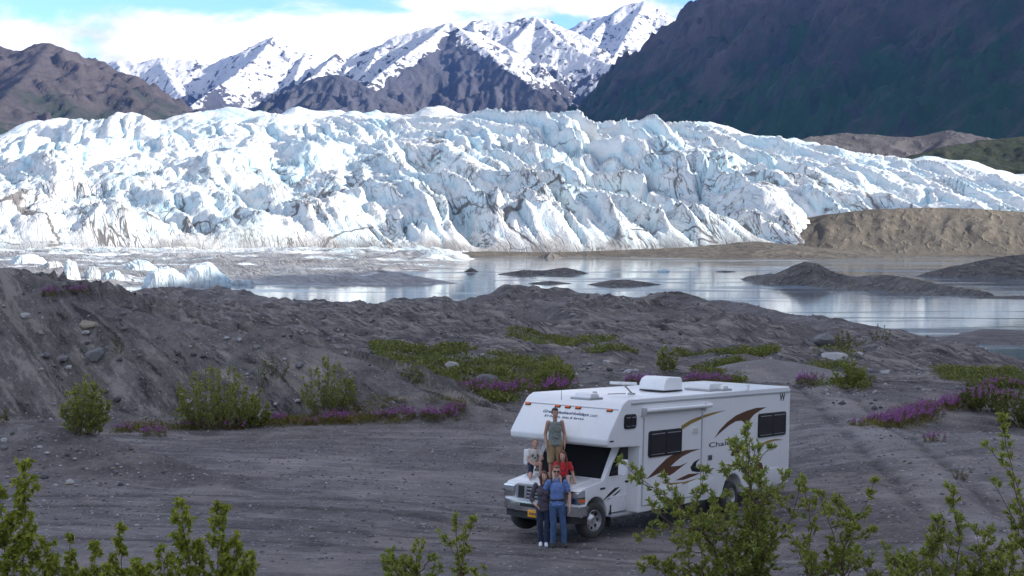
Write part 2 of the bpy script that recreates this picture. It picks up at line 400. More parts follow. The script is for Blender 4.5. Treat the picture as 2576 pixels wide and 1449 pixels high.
TRACK = [flat_pt(*q) for q in ((2700, 1520), (2480, 1390), (2330, 1275), (2210, 1185), (2110, 1100), (2060, 1040), (2050, 990))]
TRACK2 = [flat_pt(*q) for q in ((2200, 1470), (1700, 1400), (1300, 1372), (700, 1345), (-100, 1330))]
TRACK3 = [flat_pt(*q) for q in ((1270, 1310), (1000, 1270), (500, 1255), (-100, 1262))]
def dist_line(x, y, ln):
    d = np.full(np.shape(x), 1e9)
    for a, b in zip(ln[:-1], ln[1:]): d = np.minimum(d, seg_dist(x, y, a, b)[0])
    return d

def plan_mask(X, Y, poly):
    inside = np.zeros(X.shape, bool); n = len(poly)
    for i in range(n):
        (x1, y1), (x2, y2) = poly[i], poly[(i + 1) % n]
        c = ((y1 > Y) != (y2 > Y)) & (X < (x2 - x1) * (Y - y1) / (y2 - y1 + 1e-9) + x1); inside ^= c
    return inside.astype(float)

def wl(px, py): Y = (CAM_Z - WATER_Z) * FPX / (py - HY); return ((px - CX) / FPX * Y, Y, WATER_Z)       # a pixel on the water
POOL = [wl(*q)[:2] for q in ((2280, 912), (2330, 888), (2420, 880), (2460, 866), (2560, 870), (2760, 882), (2800, 960), (2420, 965), (2300, 935))]
def smax(a, b, k):
    h = np.clip(0.5 + 0.5 * (a - b) / k, 0, 1); return b + (a - b) * h + k * h * (1 - h)

def ground_z(x, y, full=False):
    x = np.asarray(x, float); y = np.asarray(y, float)
    z = base_z(x, y)
    bz, bd = roof(x, y, [BANK], 0.66, 0.30)
    gx = x + 1.0 * (y - 60)                                   # gullies run down to the right
    gul = ridged(gx * 0.30, y * 0.045 + 3, 4) - 0.45
    gul2 = ridged(gx * 0.95 + 40, y * 0.12 + 9, 3) - 0.45
    onb = sstep(-0.6, 0.8, bz - z) * sstep(0.0, 2.5, bd)
    bank_top = bz + onb * (gul * 1.1 + gul2 * 0.62 + (ridged(gx * 2.6, y * 0.3, 2) - 0.45) * 0.26)
    z = smax(bank_top, z, 0.35)
    mz, md = roof(x, y, [MOUND], 0.33, 0.5); z = smax(mz, z, 0.25)
    rib = onb * np.clip(0.6 + gul, 0.3, 1)
    sz, sd = roof(x, y, SHORE, 0.22, 0.42)
    sh = sstep(-1.5, 0.5, sz - z)
    z = smax(sz + sstep(0, 4, sd) * (ridged(x * 0.10 + 5, y * 0.10, 4) - 0.5) * 1.4, z, 0.6)
    kz, kd = roof(x, y, KNOLL, 0.3); z = smax(kz, z, 0.3)
    far = sstep(57, 68, y) * (1 - sstep(120, 200, y) * 0.4) * (1 - sstep(19, 24, x) * sstep(100, 135, y))
    lump = fbm(x * 0.075, y * 0.075, 5, 0.55) * 1.25 + (ridged(x * 0.16 + 7, y * 0.16, 5, 0.55) - 0.5) * 1.15
    z = z + far * lump * np.clip((y - 40) / 60, 0.45, 1.3)
    rib = np.maximum(rib, far * np.clip((ridged(x * 0.16 + 7, y * 0.16, 5, 0.55) - 0.42) * 2.2, 0, 1) * 0.9)
    low = sstep(-5.5, -7.4, z) * sstep(90, 130, y)
    z = z + low * (fbm(x * 0.06, y * 0.03 + 4, 4) * 0.34)
    # the lot: shallow scrapes, ruts
    lot = sstep(24, 29, y) * (1 - sstep(51, 58, y))
    onm = np.maximum(onb, sstep(-0.3, 0.3, mz - base_z(x, y))) if full else 0
    z = z + (fbm(x * 0.35, y * 0.35 + 11, 4) * 0.05 + fbm(x * 1.4, y * 1.4, 3) * 0.018) * np.where(y < 70, 1, 0.6)
    z = z + lot * sstep(9, 13, x - 0.25 * (y - 33)) * (ridged(x * 0.12 + 2, y * 0.12, 4) - 0.35) * 0.55
    d1 = dist_line(x, y, TRACK); d1w = d1 + 0.12 * fbm(x * 0.5, y * 0.5, 2)
    z = z - 0.22 * (1 - sstep(1.5, 2.6, d1w)) * sstep(9, 13, x - 0.25 * (y - 33))
    rut = np.exp(-((np.abs(d1w - 0.9)) / 0.20) ** 2)
    d2 = dist_line(x, y, TRACK2) + 0.15 * fbm(x * 0.3, y * 0.6, 2); d3 = dist_line(x, y, TRACK3) + 0.15 * fbm(x * 0.3, y * 0.6 + 5, 2)
    rut2 = np.maximum(np.exp(-((np.abs(d2 - 0.85)) / 0.13) ** 2), np.exp(-((np.abs(d3 - 0.85)) / 0.13) ** 2)) * 0.6
    z = z - 0.09 * rut - 0.03 * rut2
    pool = plan_mask(x + 1.5 * fbm(x * 0.08, y * 0.08, 3), y + 3.0 * fbm(x * 0.08 + 3, y * 0.08, 3), POOL); z = np.where(pool > 0, np.minimum(z, -8.75), z)
    if full:
        track = np.exp(-(np.maximum(d1w - 0.8, 0) / 0.5) ** 2) * 0.8 * (1 - 0.8 * rut)
        return z, np.clip(rib, 0, 1), np.clip(onb * sstep(-0.1, 0.5, bz - base_z(x, y)), 0, 1), lot * (1 - np.clip(onm, 0, 1)), track, np.clip(np.maximum(rut * 0.9 * (0.6 + fbm(x * 0.8, y * 0.8, 3)), rut2 * 1.3), 0, 1)
    return z
def gz(x, y): return float(ground_z(np.array([x]), np.array([y]))[0])
def on_ground(px, py, y0=20.0, y1=230.0):
    """first point of the near ground on the line of sight through a pixel"""
    Y = np.concatenate([np.arange(y0, 70, 0.1), np.arange(70, y1, 0.5)]); x = (px - CX) / FPX * Y; zl = CAM_Z - (py - HY) / FPX * Y
    k = np.argmax(ground_z(x, Y) >= zl); return float(x[k]), float(Y[k]), gz(x[k], Y[k])

ys = np.concatenate([np.arange(-15, 24, 0.9), np.arange(24, 64, 0.19), np.arange(64, 180, 0.5), np.arange(180, 262, 1.4)])
us = np.linspace(-1, 1, 430); us = 0.72 * us + 0.28 * us ** 3
GX = us[None, :] * (0.50 * np.maximum(ys, 0) + 26)[:, None]; GY = np.repeat(ys[:, None], len(us), 1)
GZ, rib, bank, lot, track, rut = ground_z(GX, GY, True)
ground = structure(height_obj('ground', GX, GY, GZ, M_GRAVEL, {'rib': rib, 'bank': bank, 'lot': lot, 'track': track, 'rut': rut}))

M_PALE = gravel_mat('pale_smooth_gravel', (0.14, 0.13, 0.128), (0.20, 0.187, 0.18), (0.26, 0.24, 0.23))
MNDL = [(a_, b_, c_ + 0.22) for a_, b_, c_ in (P3(1870, 930, 71), P3(1930, 903, 72), P3(1985, 913, 71), P3(2035, 945, 70))]
Xm, Ym = np.meshgrid(np.linspace(9, 20, 70), np.linspace(66, 82, 80))
zm, _d = roof(Xm, Ym, [MNDL], 0.26); zm = zm - 0.22 * np.exp(-_d * 1.2) + 0.06 * fbm(Xm * 0.6, Ym * 0.6, 4) - 0.02
structure(height_obj('gravel_mound', Xm, Ym, np.where(zm > ground_z(Xm, Ym) - 0.6, zm, ground_z(Xm, Ym) - 0.6), M_PALE, {'rib': Xm * 0}))

# valley floor out to the horizon, and the lake
M_FLOOR = gravel_mat('valley_floor_gravel', (0.06, 0.057, 0.055), (0.10, 0.095, 0.09), (0.15, 0.14, 0.13), scale=0.05, fleck=False)
fx = np.linspace(-9000, 9000, 90); fy = np.linspace(-3000, 14500, 90); FX, FY = np.meshgrid(fx, fy)
structure(height_obj('valley_floor', FX, FY, np.full(FX.shape, -16.0) + fbm(FX * 0.002, FY * 0.002, 3) * 2, M_FLOOR))
wx = np.linspace(-1500, 1500, 40); wy = np.linspace(60, 1100, 40); WX, WY = np.meshgrid(wx, wy)
structure(height_obj('lake_water', WX, WY, np.full(WX.shape, WATER_Z), M_WATER))

# ---------------------------------------------------------------- islets and far shore
def patch(name, lines, k, x0, x1, y0, y1, step, mat, amp=1.0, freq=0.1, floor=-10.5, kback=None, extra=None, attrs=None):
    nx = max(12, int((x1 - x0) / step)); ny = max(12, int((y1 - y0) / step))
    X, Y = np.meshgrid(np.linspace(x0, x1, nx), np.linspace(y0, y1, ny))
    z, d = roof(X, Y, lines, k, kback)
    z = np.maximum(z, floor)
    n = fbm(X * freq, Y * freq, 5, 0.55) * amp + (ridged(X * freq * 2.3 + 3, Y * freq * 2.3, 4) - 0.5) * amp * 0.8
    z = z + n * sstep(floor, floor + 3, z) * (0.3 + 0.7 * sstep(0, 6 / freq * 0.1, d))
    at = {'rib': np.clip((ridged(X * freq * 2.3 + 3, Y * freq * 2.3, 4) - 0.5) * 1.6, 0, 1) * (0.25 if mat in (M_SAND, M_FARGRAV) else 1.0)}
    if extra is not None: z = extra(X, Y, z)
    return structure(height_obj(name, X, Y, z, mat, at))

def islet(name, wpx, crest, k, amp=0.4, freq=0.15, mat=M_ISLET):
    """crest: (px, py, waterline row) triples"""
    ln = []
    for px, py, w in crest:
        x, Y, _ = wl(px, w); ln.append(((px - CX) / FPX * Y, Y, CAM_Z - (py - HY) / FPX * Y))
    xs = [p[0] for p in ln]; yy = [p[1] for p in ln]; r = max(p[2] - WATER_Z for p in ln) / k + 14
    return patch(name, [ln], k, min(xs) - r, max(xs) + r, min(yy) - r, max(yy) + r, max(0.5, (max(xs) - min(xs) + 2 * r) / 95), mat, amp, freq)
islet('islet', None, [(1262, 687, 690), (1310, 679, 690), (1370, 680, 689), (1420, 672, 688), (1440, 676, 688), (1465, 686, 688)], 0.30)
islet('islet', None, [(1340, 711, 714), (1385, 706, 713), (1430, 711, 713)], 0.22, 0.25)
islet('islet', None, [(1495, 712, 716), (1540, 704, 716), (1580, 703, 715), (1655, 714, 716)], 0.22, 0.25)
islet('islet', None, [(1170, 682, 684), (1186, 673, 684), (1194, 681, 684)], 0.6, 0.2)
islet('islet', None, [(1680, 742, 745), (1700, 740, 744), (1720, 743, 744)], 0.25, 0.15)
islet('islet', None, [(1805, 682, 684), (1825, 681, 684), (1845, 682, 684)], 0.2, 0.1)
islet('islet', None, [(1362, 642, 648), (1385, 633, 648), (1412, 645, 648)], 0.7, 0.6, 0.1)
# the hill in the lake with its long low tail
HILL = [[P3(1880, 694, 470), P3(1935, 687, 455), P3(1965, 690, 440), P3(2000, 665, 436), P3(2025, 657, 436), P3(2050, 660, 436), P3(2080, 680, 434), P3(2140, 694, 420), P3(2230, 690, 400), P3(2300, 700, 385), P3(2380, 717, 370), P3(2480, 732, 350)],
        [P3(2030, 690, 425), P3(2120, 715, 395), P3(2230, 722, 375), P3(2330, 735, 355), P3(2420, 741, 348)]]
patch('islet', HILL, 0.52, 55, 135, 320, 500, 0.8, M_ISLET, 0.7, 0.09)
patch('islet', [[P3(2305, 694, 500), P3(2340, 683, 505), P3(2400, 668, 510), P3(2480, 652, 515), P3(2576, 638, 520), P3(2750, 630, 520)]], 0.36, 120, 240, 440, 570, 1.2, M_ISLET, 0.8, 0.07)
patch('islet', [[P3(2440, 748, 336), P3(2520, 744, 338), P3(2650, 742, 336)]], 0.10, 95, 150, 300, 372, 1.0, M_ISLET, 0.22, 0.08, floor=-9.2)

# low brown shore in front of the ice, and the tan moraine
FAR = [[P3(900, 634, 960), P3(1150, 630, 965), P3(1400, 632, 965), P3(1650, 625, 965), P3(1800, 618, 960), P3(1900, 607, 955), P3(2000, 618, 950), P3(2300, 640, 935), P3(2700, 640, 930)]]
patch('far_shore', FAR, 0.10, -140, 420, 830, 1010, 2.4, M_SAND, 1.1, 0.035, floor=-9.5)
TAN = [[P3(1990, 612, 968), P3(2010, 585, 978), P3(2040, 560, 985), P3(2105, 536, 990), P3(2200, 526, 995), P3(2330, 522, 1000), P3(2450, 524, 1000), P3(2576, 533, 1000), P3(2800, 540, 1000)]]
def gully(X, Y, z):
    g = ridged(X * 0.055 + (1000 - Y) * 0.02, Y * 0.012, 4) - 0.45
    return z + g * 4.0 * sstep(-8, 4, z) * sstep(0, 25, 1000 - Y)
patch('moraine_hill', TAN, 0.58, 175, 440, 885, 1075, 1.5, M_SAND, 0.9, 0.03, floor=-12, kback=0.15, extra=gully)
GM1 = [[P3(1850, 420, 1900), P3(1960, 385, 1900), P3(2030, 345, 1920), P3(2120, 334, 1950), P3(2200, 337, 1950), P3(2290, 345, 1950), P3(2390, 328, 1950), P3(2480, 346, 1930), P3(2600, 360, 1900), P3(2800, 370, 1900)]]
patch('moraine_hill', GM1, 0.42, 300, 860, 1560, 2150, 5, M_FARGRAV, 9, 0.012, floor=-12)

# ---------------------------------------------------------------- glacier
CREST = [(-700, 420), (-350, 380), (-150, 352), (0, 336), (80, 307), (150, 298), (220, 311), (270, 316), (300, 287), (330, 284), (380, 301), (450, 287), (520, 281), (590, 277), (640, 274), (700, 291), (750, 272), (830, 286), (940, 281), (1010, 293), (1060, 277), (1120, 280), (1190, 293), (1250, 291), (1300, 299), (1380, 294), (1450, 301), (1500, 321), (1560, 311), (1590, 306), (1640, 321), (1700, 314), (1790, 308), (1830, 319), (1900, 341), (2000, 353), (2060, 361), (2100, 386), (2200, 399), (2350, 401), (2430, 401), (2520, 426), (2576, 437), (2800, 480), (3000, 520)]
YC = 1380.0
cxs = np.array([(p - CX) / FPX * YC for p, _ in CREST]); czs = np.array([CAM_Z - (q - HY) / FPX * YC for _, q in CREST])
gxs = np.arange(-600, 620, 1.6); gys = np.arange(862, 1440, 1.8)
X, Y = np.meshgrid(gxs, gys)
yb = 955 + 16 * fbm(X * 0.006, X * 0 + 2, 4) - 55 * sstep(-100, -330, X) + 30 * sstep(180, 300, X)
wx_, wy_ = X + 15 * fbm(X * 0.011, Y * 0.009, 3), Y + 20 * fbm(X * 0.011 + 50, Y * 0.011, 3)
t = (Y - yb) / (YC - yb); tc = np.clip(t, 0, 1)
zc_ = np.interp(X + (YC - Y) * -0.0 , cxs, czs)
sm = np.convolve(np.pad(czs, 4, 'edge'), np.ones(9) / 9, 'valid'); zs_ = np.interp(X, cxs, sm)
crest = zs_ + (zc_ - zs_) * sstep(0.82, 1.0, tc)
left = 1 - sstep(-200, 40, X)
prof = 0.66 * tc ** 0.60 + 0.34 * tc ** 1.3
prof = prof + 0.045 * np.sin(tc * 17 + 6 * fbm(X * 0.006, Y * 0.004, 3)) * (1 - tc) * sstep(0, 0.15, tc)
z = -9.5 + (crest + 9.5) * prof
def fold(x, y): return 1 - np.abs(pn(x, y))               # straight flanks that meet in a sharp crest
a1 = wx_ + (0.50 + 0.25 * fbm(X * 0.004, Y * 0.004 + 3, 2)) * (Y - 1000); b1 = wy_
mid = 1 - left; amp = fbm(X * 0.006 + 11, Y * 0.006, 3)
fin = fold(a1 * 0.0165, b1 * 0.0050 + 7); fin2 = fold(a1 * 0.046 + 9, b1 * 0.0085); fin3 = fold(a1 * 0.125 + 19, b1 * 0.022); fin4 = fold(a1 * 0.30 + 29, b1 * 0.10)
bil = np.abs(pn(X * 0.016 + 13, Y * 0.012 + 8)); bil2 = np.abs(pn(wx_ * 0.045 + 3, wy_ * 0.035 + 18))
clf = np.exp(-(pn(a1 * 0.030 + 41, b1 * 0.008) / 0.045) ** 2) * sstep(0.05, 0.45, fbm(X * 0.01 + 4, Y * 0.01, 3) + 0.3)   # narrow clefts
env = sstep(0.0, 0.10, tc) * (1 - 0.80 * sstep(0.82, 0.97, tc))
rightfade = 1 - 0.55 * sstep(120, 380, X)
ser = (fin - 0.68) * 44 * (0.35 + 0.65 * mid) + (fin2 - 0.68) * (8 + 18 * mid) * (0.9 + 0.9 * amp) + (fin3 - 0.68) * (3.0 + 5.5 * mid) + (fin4 - 0.68) * 2.4 + (bil - 0.3) * 20 * left + (bil2 - 0.3) * 3 - clf * 11 * (0.35 + 0.65 * mid)
z = z + ser * env * rightfade
# ice breaks in steps: steep faces between flatter treads
stp = 17.0 + 5 * fbm(X * 0.005, Y * 0.005 + 60, 2); ph = z + 9 * fbm(X * 0.012, Y * 0.012 + 40, 3); fr = ph / stp; fl = np.floor(fr); u_ = fr - fl
z = z + (fl + sstep(0.55, 1.0, u_) - fr) * stp * env * np.clip(0.20 + 0.7 * amp, 0, 0.7) * rightfade * sstep(0.9, 0.7, tc)
z = z + ((fold(wx_ * 0.22, wy_ * 0.16) - 0.68) * 2.4 + fbm(X * 0.6, Y * 0.6, 2) * 0.45) * env
# rounded caps along the skyline
z = z + sstep(0.86, 0.98, tc) * (np.abs(pn(X * 0.035, Y * 0.02 + 21)) - 0.3) * 5.0
back = np.clip((Y - YC) / 150, 0, 1); z = z - back * back * 30 - 14 * (1 - sstep(-0.02, 0.02, t))
lap = 1.0 * (np.roll(z, 3, 0) + np.roll(z, -3, 0) + np.roll(z, 3, 1) + np.roll(z, -3, 1) - 4 * z)
hollow = np.clip(sstep(1.0, 8.0, lap) * 0.8 + clf * 0.7, 0, 1)
dirt = np.clip(0.85 - 0.95 * tc + 0.6 * fbm(X * 0.010, Y * 0.010 + 31, 4) - 0.40 * left * sstep(0.30, 0.6, tc) - 0.15 * sstep(150, 350, X), 0, 1)
dirt = np.clip(dirt + 0.25 * sstep(2.5, 9, lap) * (tc < 0.75), 0, 1) * (1 - 0.4 * sstep(160, 330, X))
mud = np.clip(sstep(0.055, 0.0, t + 0.03 * fbm(X * 0.03, Y * 0.03, 3)) + sstep(0.50, 0.62, fbm(X * 0.022 + 8, Y * 0.022, 4)) * sstep(0.6, 0.15, tc), 0, 1)
structure(height_obj('glacier', X, Y, z, M_ICE, {'hollow': hollow, 'dirt': dirt, 'mud': mud}, smooth=False))

# dirty ice flat at the foot of the left half
X, Y = np.meshgrid(np.arange(-560, 12, 2.1), np.arange(395, 975, 2.3))
e = sstep(-8, 30, -14 - 0.02 * (Y - 400) - X + 14 * fbm(Y * 0.015, Y * 0 + 3, 3)) * sstep(400, 440, Y + 18 * fbm(X * 0.02, X * 0, 3))
cov = fbm(X * 0.013, Y * 0.018 + 2, 5, 0.55); strk = ridged(X * 0.010 + Y * 0.006, Y * 0.022, 4); lum = ridged(X * 0.10, Y * 0.05, 4)
z = -9.1 + e * (0.35 + 1.9 * cov + 2.6 * strk * strk + 1.3 * (lum - 0.2) + 3.6 * sstep(700, 900, Y) * (0.6 + 0.9 * ridged(X * 0.03, Y * 0.03 + 7, 4)))
dirt = np.clip(0.9 - sstep(640, 880, Y) * 0.45 + 0.4 * cov, 0, 1)
mud = np.clip(sstep(0.42, 0.62, strk + 0.3 * cov) * (1 - 0.5 * sstep(760, 900, Y)) + 0.75 * (1 - sstep(560, 720, Y)) * sstep(-0.2, 0.2, cov + 0.5 * (lum - 0.5)) + 0.5 * sstep(0.55, 0.3, lum) - 0.45 * sstep(740, 900, Y), 0, 1) * 0.95
structure(height_obj('dirty_ice_flat', X, Y, z, M_ICE, {'hollow': X * 0, 'dirt': dirt, 'mud': mud}, smooth=False))

# ---------------------------------------------------------------- mountains
def mountain(name, lines, k, x0, x1, y0, y1, nx, ny, mat, amp, freq, snowline=None, sw=150, rockplan=None, snowplan=None, kback=None, skew=0.0):
    X, Y = np.meshgrid(np.linspace(x0, x1, nx), np.linspace(y0, y1, ny))
    WXx = X + amp * 0.8 * fbm(X * freq * 0.7, Y * freq * 0.7 + 9, 3); WYy = Y + amp * 0.8 * fbm(X * freq * 0.7 + 33, Y * freq * 0.7, 3)
    z, d = roof(WXx, WYy, lines, k, kback); z0_, d0 = roof(X, Y, lines, k, kback)
    keep = 1 - sstep(0, amp * 2.2, d0); z = z * (1 - keep) + z0_ * keep
    r = ridged((X + skew * Y) * freq, Y * freq, 5, 0.52); r2 = ridged(X * freq * 3.1 + 4, Y * freq * 2.2, 5, 0.6)
    e = 0.16 + 0.84 * sstep(0, amp * 4, d0)
    z = z + (r - 0.45) * amp * e * 1.5 + (r2 - 0.45) * amp * 0.48 * (0.30 + 0.70 * e)
    z = np.maximum(z, -20)
    at = {}
    if snowline is not None:
        gyy, gxx = np.gradient(z, Y[1, 0] - Y[0, 0], X[0, 1] - X[0, 0]); slope = np.hypot(gxx, gyy)
        sn = 0.5 + (z - snowline) / (2 * sw) + 0.55 * fbm(X * freq * 1.5, Y * freq * 1.5 + 3, 4) - 0.35 * sstep(0.7, 1.5, slope) + 0.3 * (0.5 - r)
        if rockplan is not None: sn = sn - 1.25 * plan_mask(X + 60 * fbm(X * .004, Y * .004, 3), Y + 120 * fbm(X * .004 + 7, Y * .004, 3), rockplan) * (1 - 0.75 * sstep(80, 0, d0))
        if snowplan is not None: sn = sn + 0.6 * plan_mask(X, Y, snowplan)
        at['snow'] = np.clip(sn, -0.4, 0.74)
    return structure(height_obj(name, X, Y, z, mat, at))

def L(*q): return [P3(*p) for p in q]
M_SNOWROCK = rock_mat('blue_grey_rock_with_snow', (0.050, 0.047, 0.048), (0.050, 0.050, 0.060), (0.056, 0.058, 0.072), 500, 1300, green=(0.062, 0.070, 0.040), gz=(250, 620))
M_LEFT = rock_mat('brown_ridge_rock', (0.040, 0.036, 0.036), (0.048, 0.041, 0.043), (0.060, 0.052, 0.054), 250, 700, green=(0.022, 0.032, 0.022), gz=(120, 520), snow=True)
M_RIGHT = rock_mat('dark_mountain_rock_and_brush', (0.014, 0.017, 0.020), (0.030, 0.028, 0.028), (0.085, 0.067, 0.062), 330, 900, green=(0.016, 0.046, 0.016), gz=(150, 780), snow=True, scale=1.6, crop=(0.075, 0.062, 0.056))
M_GREENHILL = rock_mat('brush_covered_hill', (0.04, 0.043, 0.022), (0.055, 0.048, 0.036), (0.065, 0.056, 0.044), 60, 160, green=(0.022, 0.030, 0.014), gz=(60, 190), snow=False, scale=4)

mountain('snow_mountain', [L((150, 215, 11000), (200, 190, 11000), (235, 172, 11000), (290, 152, 11000), (340, 160, 11000), (400, 146, 11000), (450, 148, 11000), (530, 160, 11000), (560, 150, 11000), (620, 125, 11000), (650, 106, 11000), (690, 96, 11000), (730, 116, 11000), (770, 131, 11000), (810, 149, 11000), (860, 176, 11000), (960, 240, 11000)),
    L((690, 96, 11000), (640, 150, 10500), (560, 215, 10000), (470, 268, 9600)), L((400, 146, 11000), (430, 205, 10400), (470, 250, 10000)), L((770, 131, 11000), (745, 190, 10400), (720, 240, 10000)), L((290, 152, 11000), (330, 205, 10400), (380, 240, 10000))],
    0.85, -3700, -700, 9300, 11900, 250, 170, M_SNOWROCK, 150, 0.0021, 930, 170)
_pk = (1130, 58, 9000)
_spur = [_pk, (1050, 120, 8560), (970, 172, 8200), (925, 216, 7950), (895, 265, 7700)]
_rid = [_pk, (1160, 78, 8850), (1210, 116, 8620), (1270, 166, 8360), (1350, 224, 8060), (1440, 285, 7800)]
rp = [(P3(*q)[0], P3(*q)[1] - 40) for q in [(1135, 80, 8900)] + _rid[2:] ] + [(500, 7300), (-900, 7300)] + [(P3(*q)[0] + 25, P3(*q)[1] - 120) for q in reversed(_spur[1:])]
mountain('snow_mountain', [L((560, 300, 8700), (620, 278, 8700), (700, 236, 8850), (760, 196, 8950), (820, 150, 9000), (850, 130, 9000), (880, 150, 9000), (905, 128, 9000), (960, 110, 9000), (985, 95, 9000), (1060, 75, 9000), _pk, (1165, 75, 9100), (1230, 90, 9300)),
    L(*_spur), L(*_rid), L((850, 130, 9000), (800, 186, 8600), (700, 252, 8200), (640, 285, 8000)), L((960, 110, 9000), (930, 160, 8650), (915, 190, 8400))],
    0.78, -1850, 520, 7250, 9800, 280, 200, M_SNOWROCK, 85, 0.0034, 800, 190, rockplan=rp)
mountain('foothill', [L((560, 300, 7500), (620, 278, 7600), (740, 221, 7600), (800, 192, 7600), (850, 187, 7600), (900, 207, 7600), (960, 247, 7500), (1020, 292, 7400)), L((850, 187, 7600), (830, 250, 7300), (800, 290, 7100)), L((740, 221, 7600), (700, 270, 7300))],
    0.62, -1650, -350, 6400, 7950, 200, 160, M_SNOWROCK, 60, 0.0045, 1150, 100)
mountain('snow_mountain', [L((1090, 120, 10200), (1150, 76, 10200), (1190, 56, 10200), (1230, 50, 10200), (1290, 55, 10200), (1350, 42, 10200), (1400, 60, 10150), (1450, 80, 10100), (1500, 112, 10000), (1560, 152, 9900), (1640, 230, 9700)),
    L((1350, 42, 10200), (1400, 95, 9800), (1480, 142, 9500), (1545, 166, 9250), (1640, 260, 8900)), L((1350, 42, 10200), (1290, 105, 9800), (1310, 165, 9400), (1380, 215, 9100), (1450, 262, 8800)), L((1190, 56, 10200), (1200, 110, 9700), (1260, 150, 9400))],
    0.85, -700, 1250, 8600, 11000, 230, 190, M_SNOWROCK, 95, 0.0032, 870, 190)
mountain('snow_mountain', [L((1330, 130, 12500), (1400, 86, 12500), (1430, 75, 12500), (1470, 52, 12500), (1530, 40, 12500), (1570, 15, 12500), (1620, 5, 12500), (1660, 25, 12500), (1700, 50, 12500), (1800, 120, 12500)), L((1620, 5, 12500), (1580, 80, 11900), (1540, 150, 11400)), L((1530, 40, 12500), (1480, 100, 11900))],
    0.9, 0, 2000, 11200, 13300, 160, 130, M_SNOWROCK, 110, 0.0028, 1300, 260)
mountain('brown_mountain', [L((-700, 60, 5300), (-400, 130, 5300), (-150, 132, 5250), (0, 118, 5200), (50, 127, 5200), (90, 112, 5200), (125, 108, 5200), (160, 125, 5200), (200, 152, 5200), (240, 196, 5200), (330, 216, 5150), (400, 241, 5100), (460, 276, 5050), (540, 320, 5000)),
    L((125, 108, 5200), (70, 185, 4800), (0, 250, 4400), (-60, 300, 4100)), L((240, 196, 5200), (200, 255, 4750), (160, 300, 4400)), L((400, 241, 5100), (350, 290, 4700))],
    0.50, -3000, -900, 3700, 5800, 230, 200, M_LEFT, 55, 0.0048, 760, 90)
RM = [L((1450, 330, 7100), (1520, 285, 7000), (1560, 245, 6850), (1595, 212, 6700), (1650, 140, 6500), (1690, 98, 6400), (1705, 84, 6380), (1735, 52, 6300), (1800, -5, 6200), (1900, -95, 6000), (2100, -190, 5500), (2500, -280, 4700), (3200, -340, 3900), (4200, -330, 3200), (5200, -300, 2500))]
mountain('dark_mountain', RM, 0.86, 60, 3600, 2150, 7300, 280, 310, M_RIGHT, 105, 0.0040, 1500, 120, skew=0.7)
patch('green_hill', [[P3(2200, 425, 1650), P3(2280, 398, 1650), P3(2370, 370, 1680), P3(2470, 352, 1700), P3(2576, 343, 1700), P3(2800, 335, 1700)]], 0.33, 330, 820, 1380, 1900, 5, M_GREENHILL, 7, 0.015, floor=-12)

# unseen hill added right of the camera to shade near ground and lake
HILLR = [[(460, -900, 190), (470, -500, 225), (450, -200, 215), (455, 60, 205), (470, 260, 195), (490, 420, 185), (560, 520, 120)]]
M_SHADEHILL = rock_mat('shade_hill_rock', (0.09, 0.085, 0.075), (0.13, 0.115, 0.10), (0.16, 0.145, 0.13), 0, 200, green=(0.06, 0.075, 0.03), gz=(0, 120), snow=False, scale=5)
patch('shade_hill', HILLR, 0.80, 190, 900, -1300, 640, 7, M_SHADEHILL, 9, 0.012, floor=-14)

# ---------------------------------------------------------------- air
hz = mesh_obj('haze', [(x, y, z_) for z_ in (-20, 2300) for y in (-3100, 14600) for x in (-9100, 9100)], [(2, 3, 1, 0), (4, 5, 7, 6), (0, 1, 5, 4), (6, 7, 3, 2), (4, 6, 2, 0), (3, 7, 5, 1)])
hz['kind'] = 'stuff'
mh = D.materials.new('thin_blue_air'); mh.use_nodes = True; mh.node_tree.nodes.clear(); N = Nodes(mh.node_tree)
pv = N.new('ShaderNodeVolumePrincipled'); pv.inputs['Color'].default_value = (0.10, 0.32, 1.0, 1); pv.inputs['Density'].default_value = 1.6e-5; pv.inputs['Anisotropy'].default_value = 0.1
N.l.new(pv.outputs[0], N.new('ShaderNodeOutputMaterial').inputs[1]); hz.data.materials.append(mh)
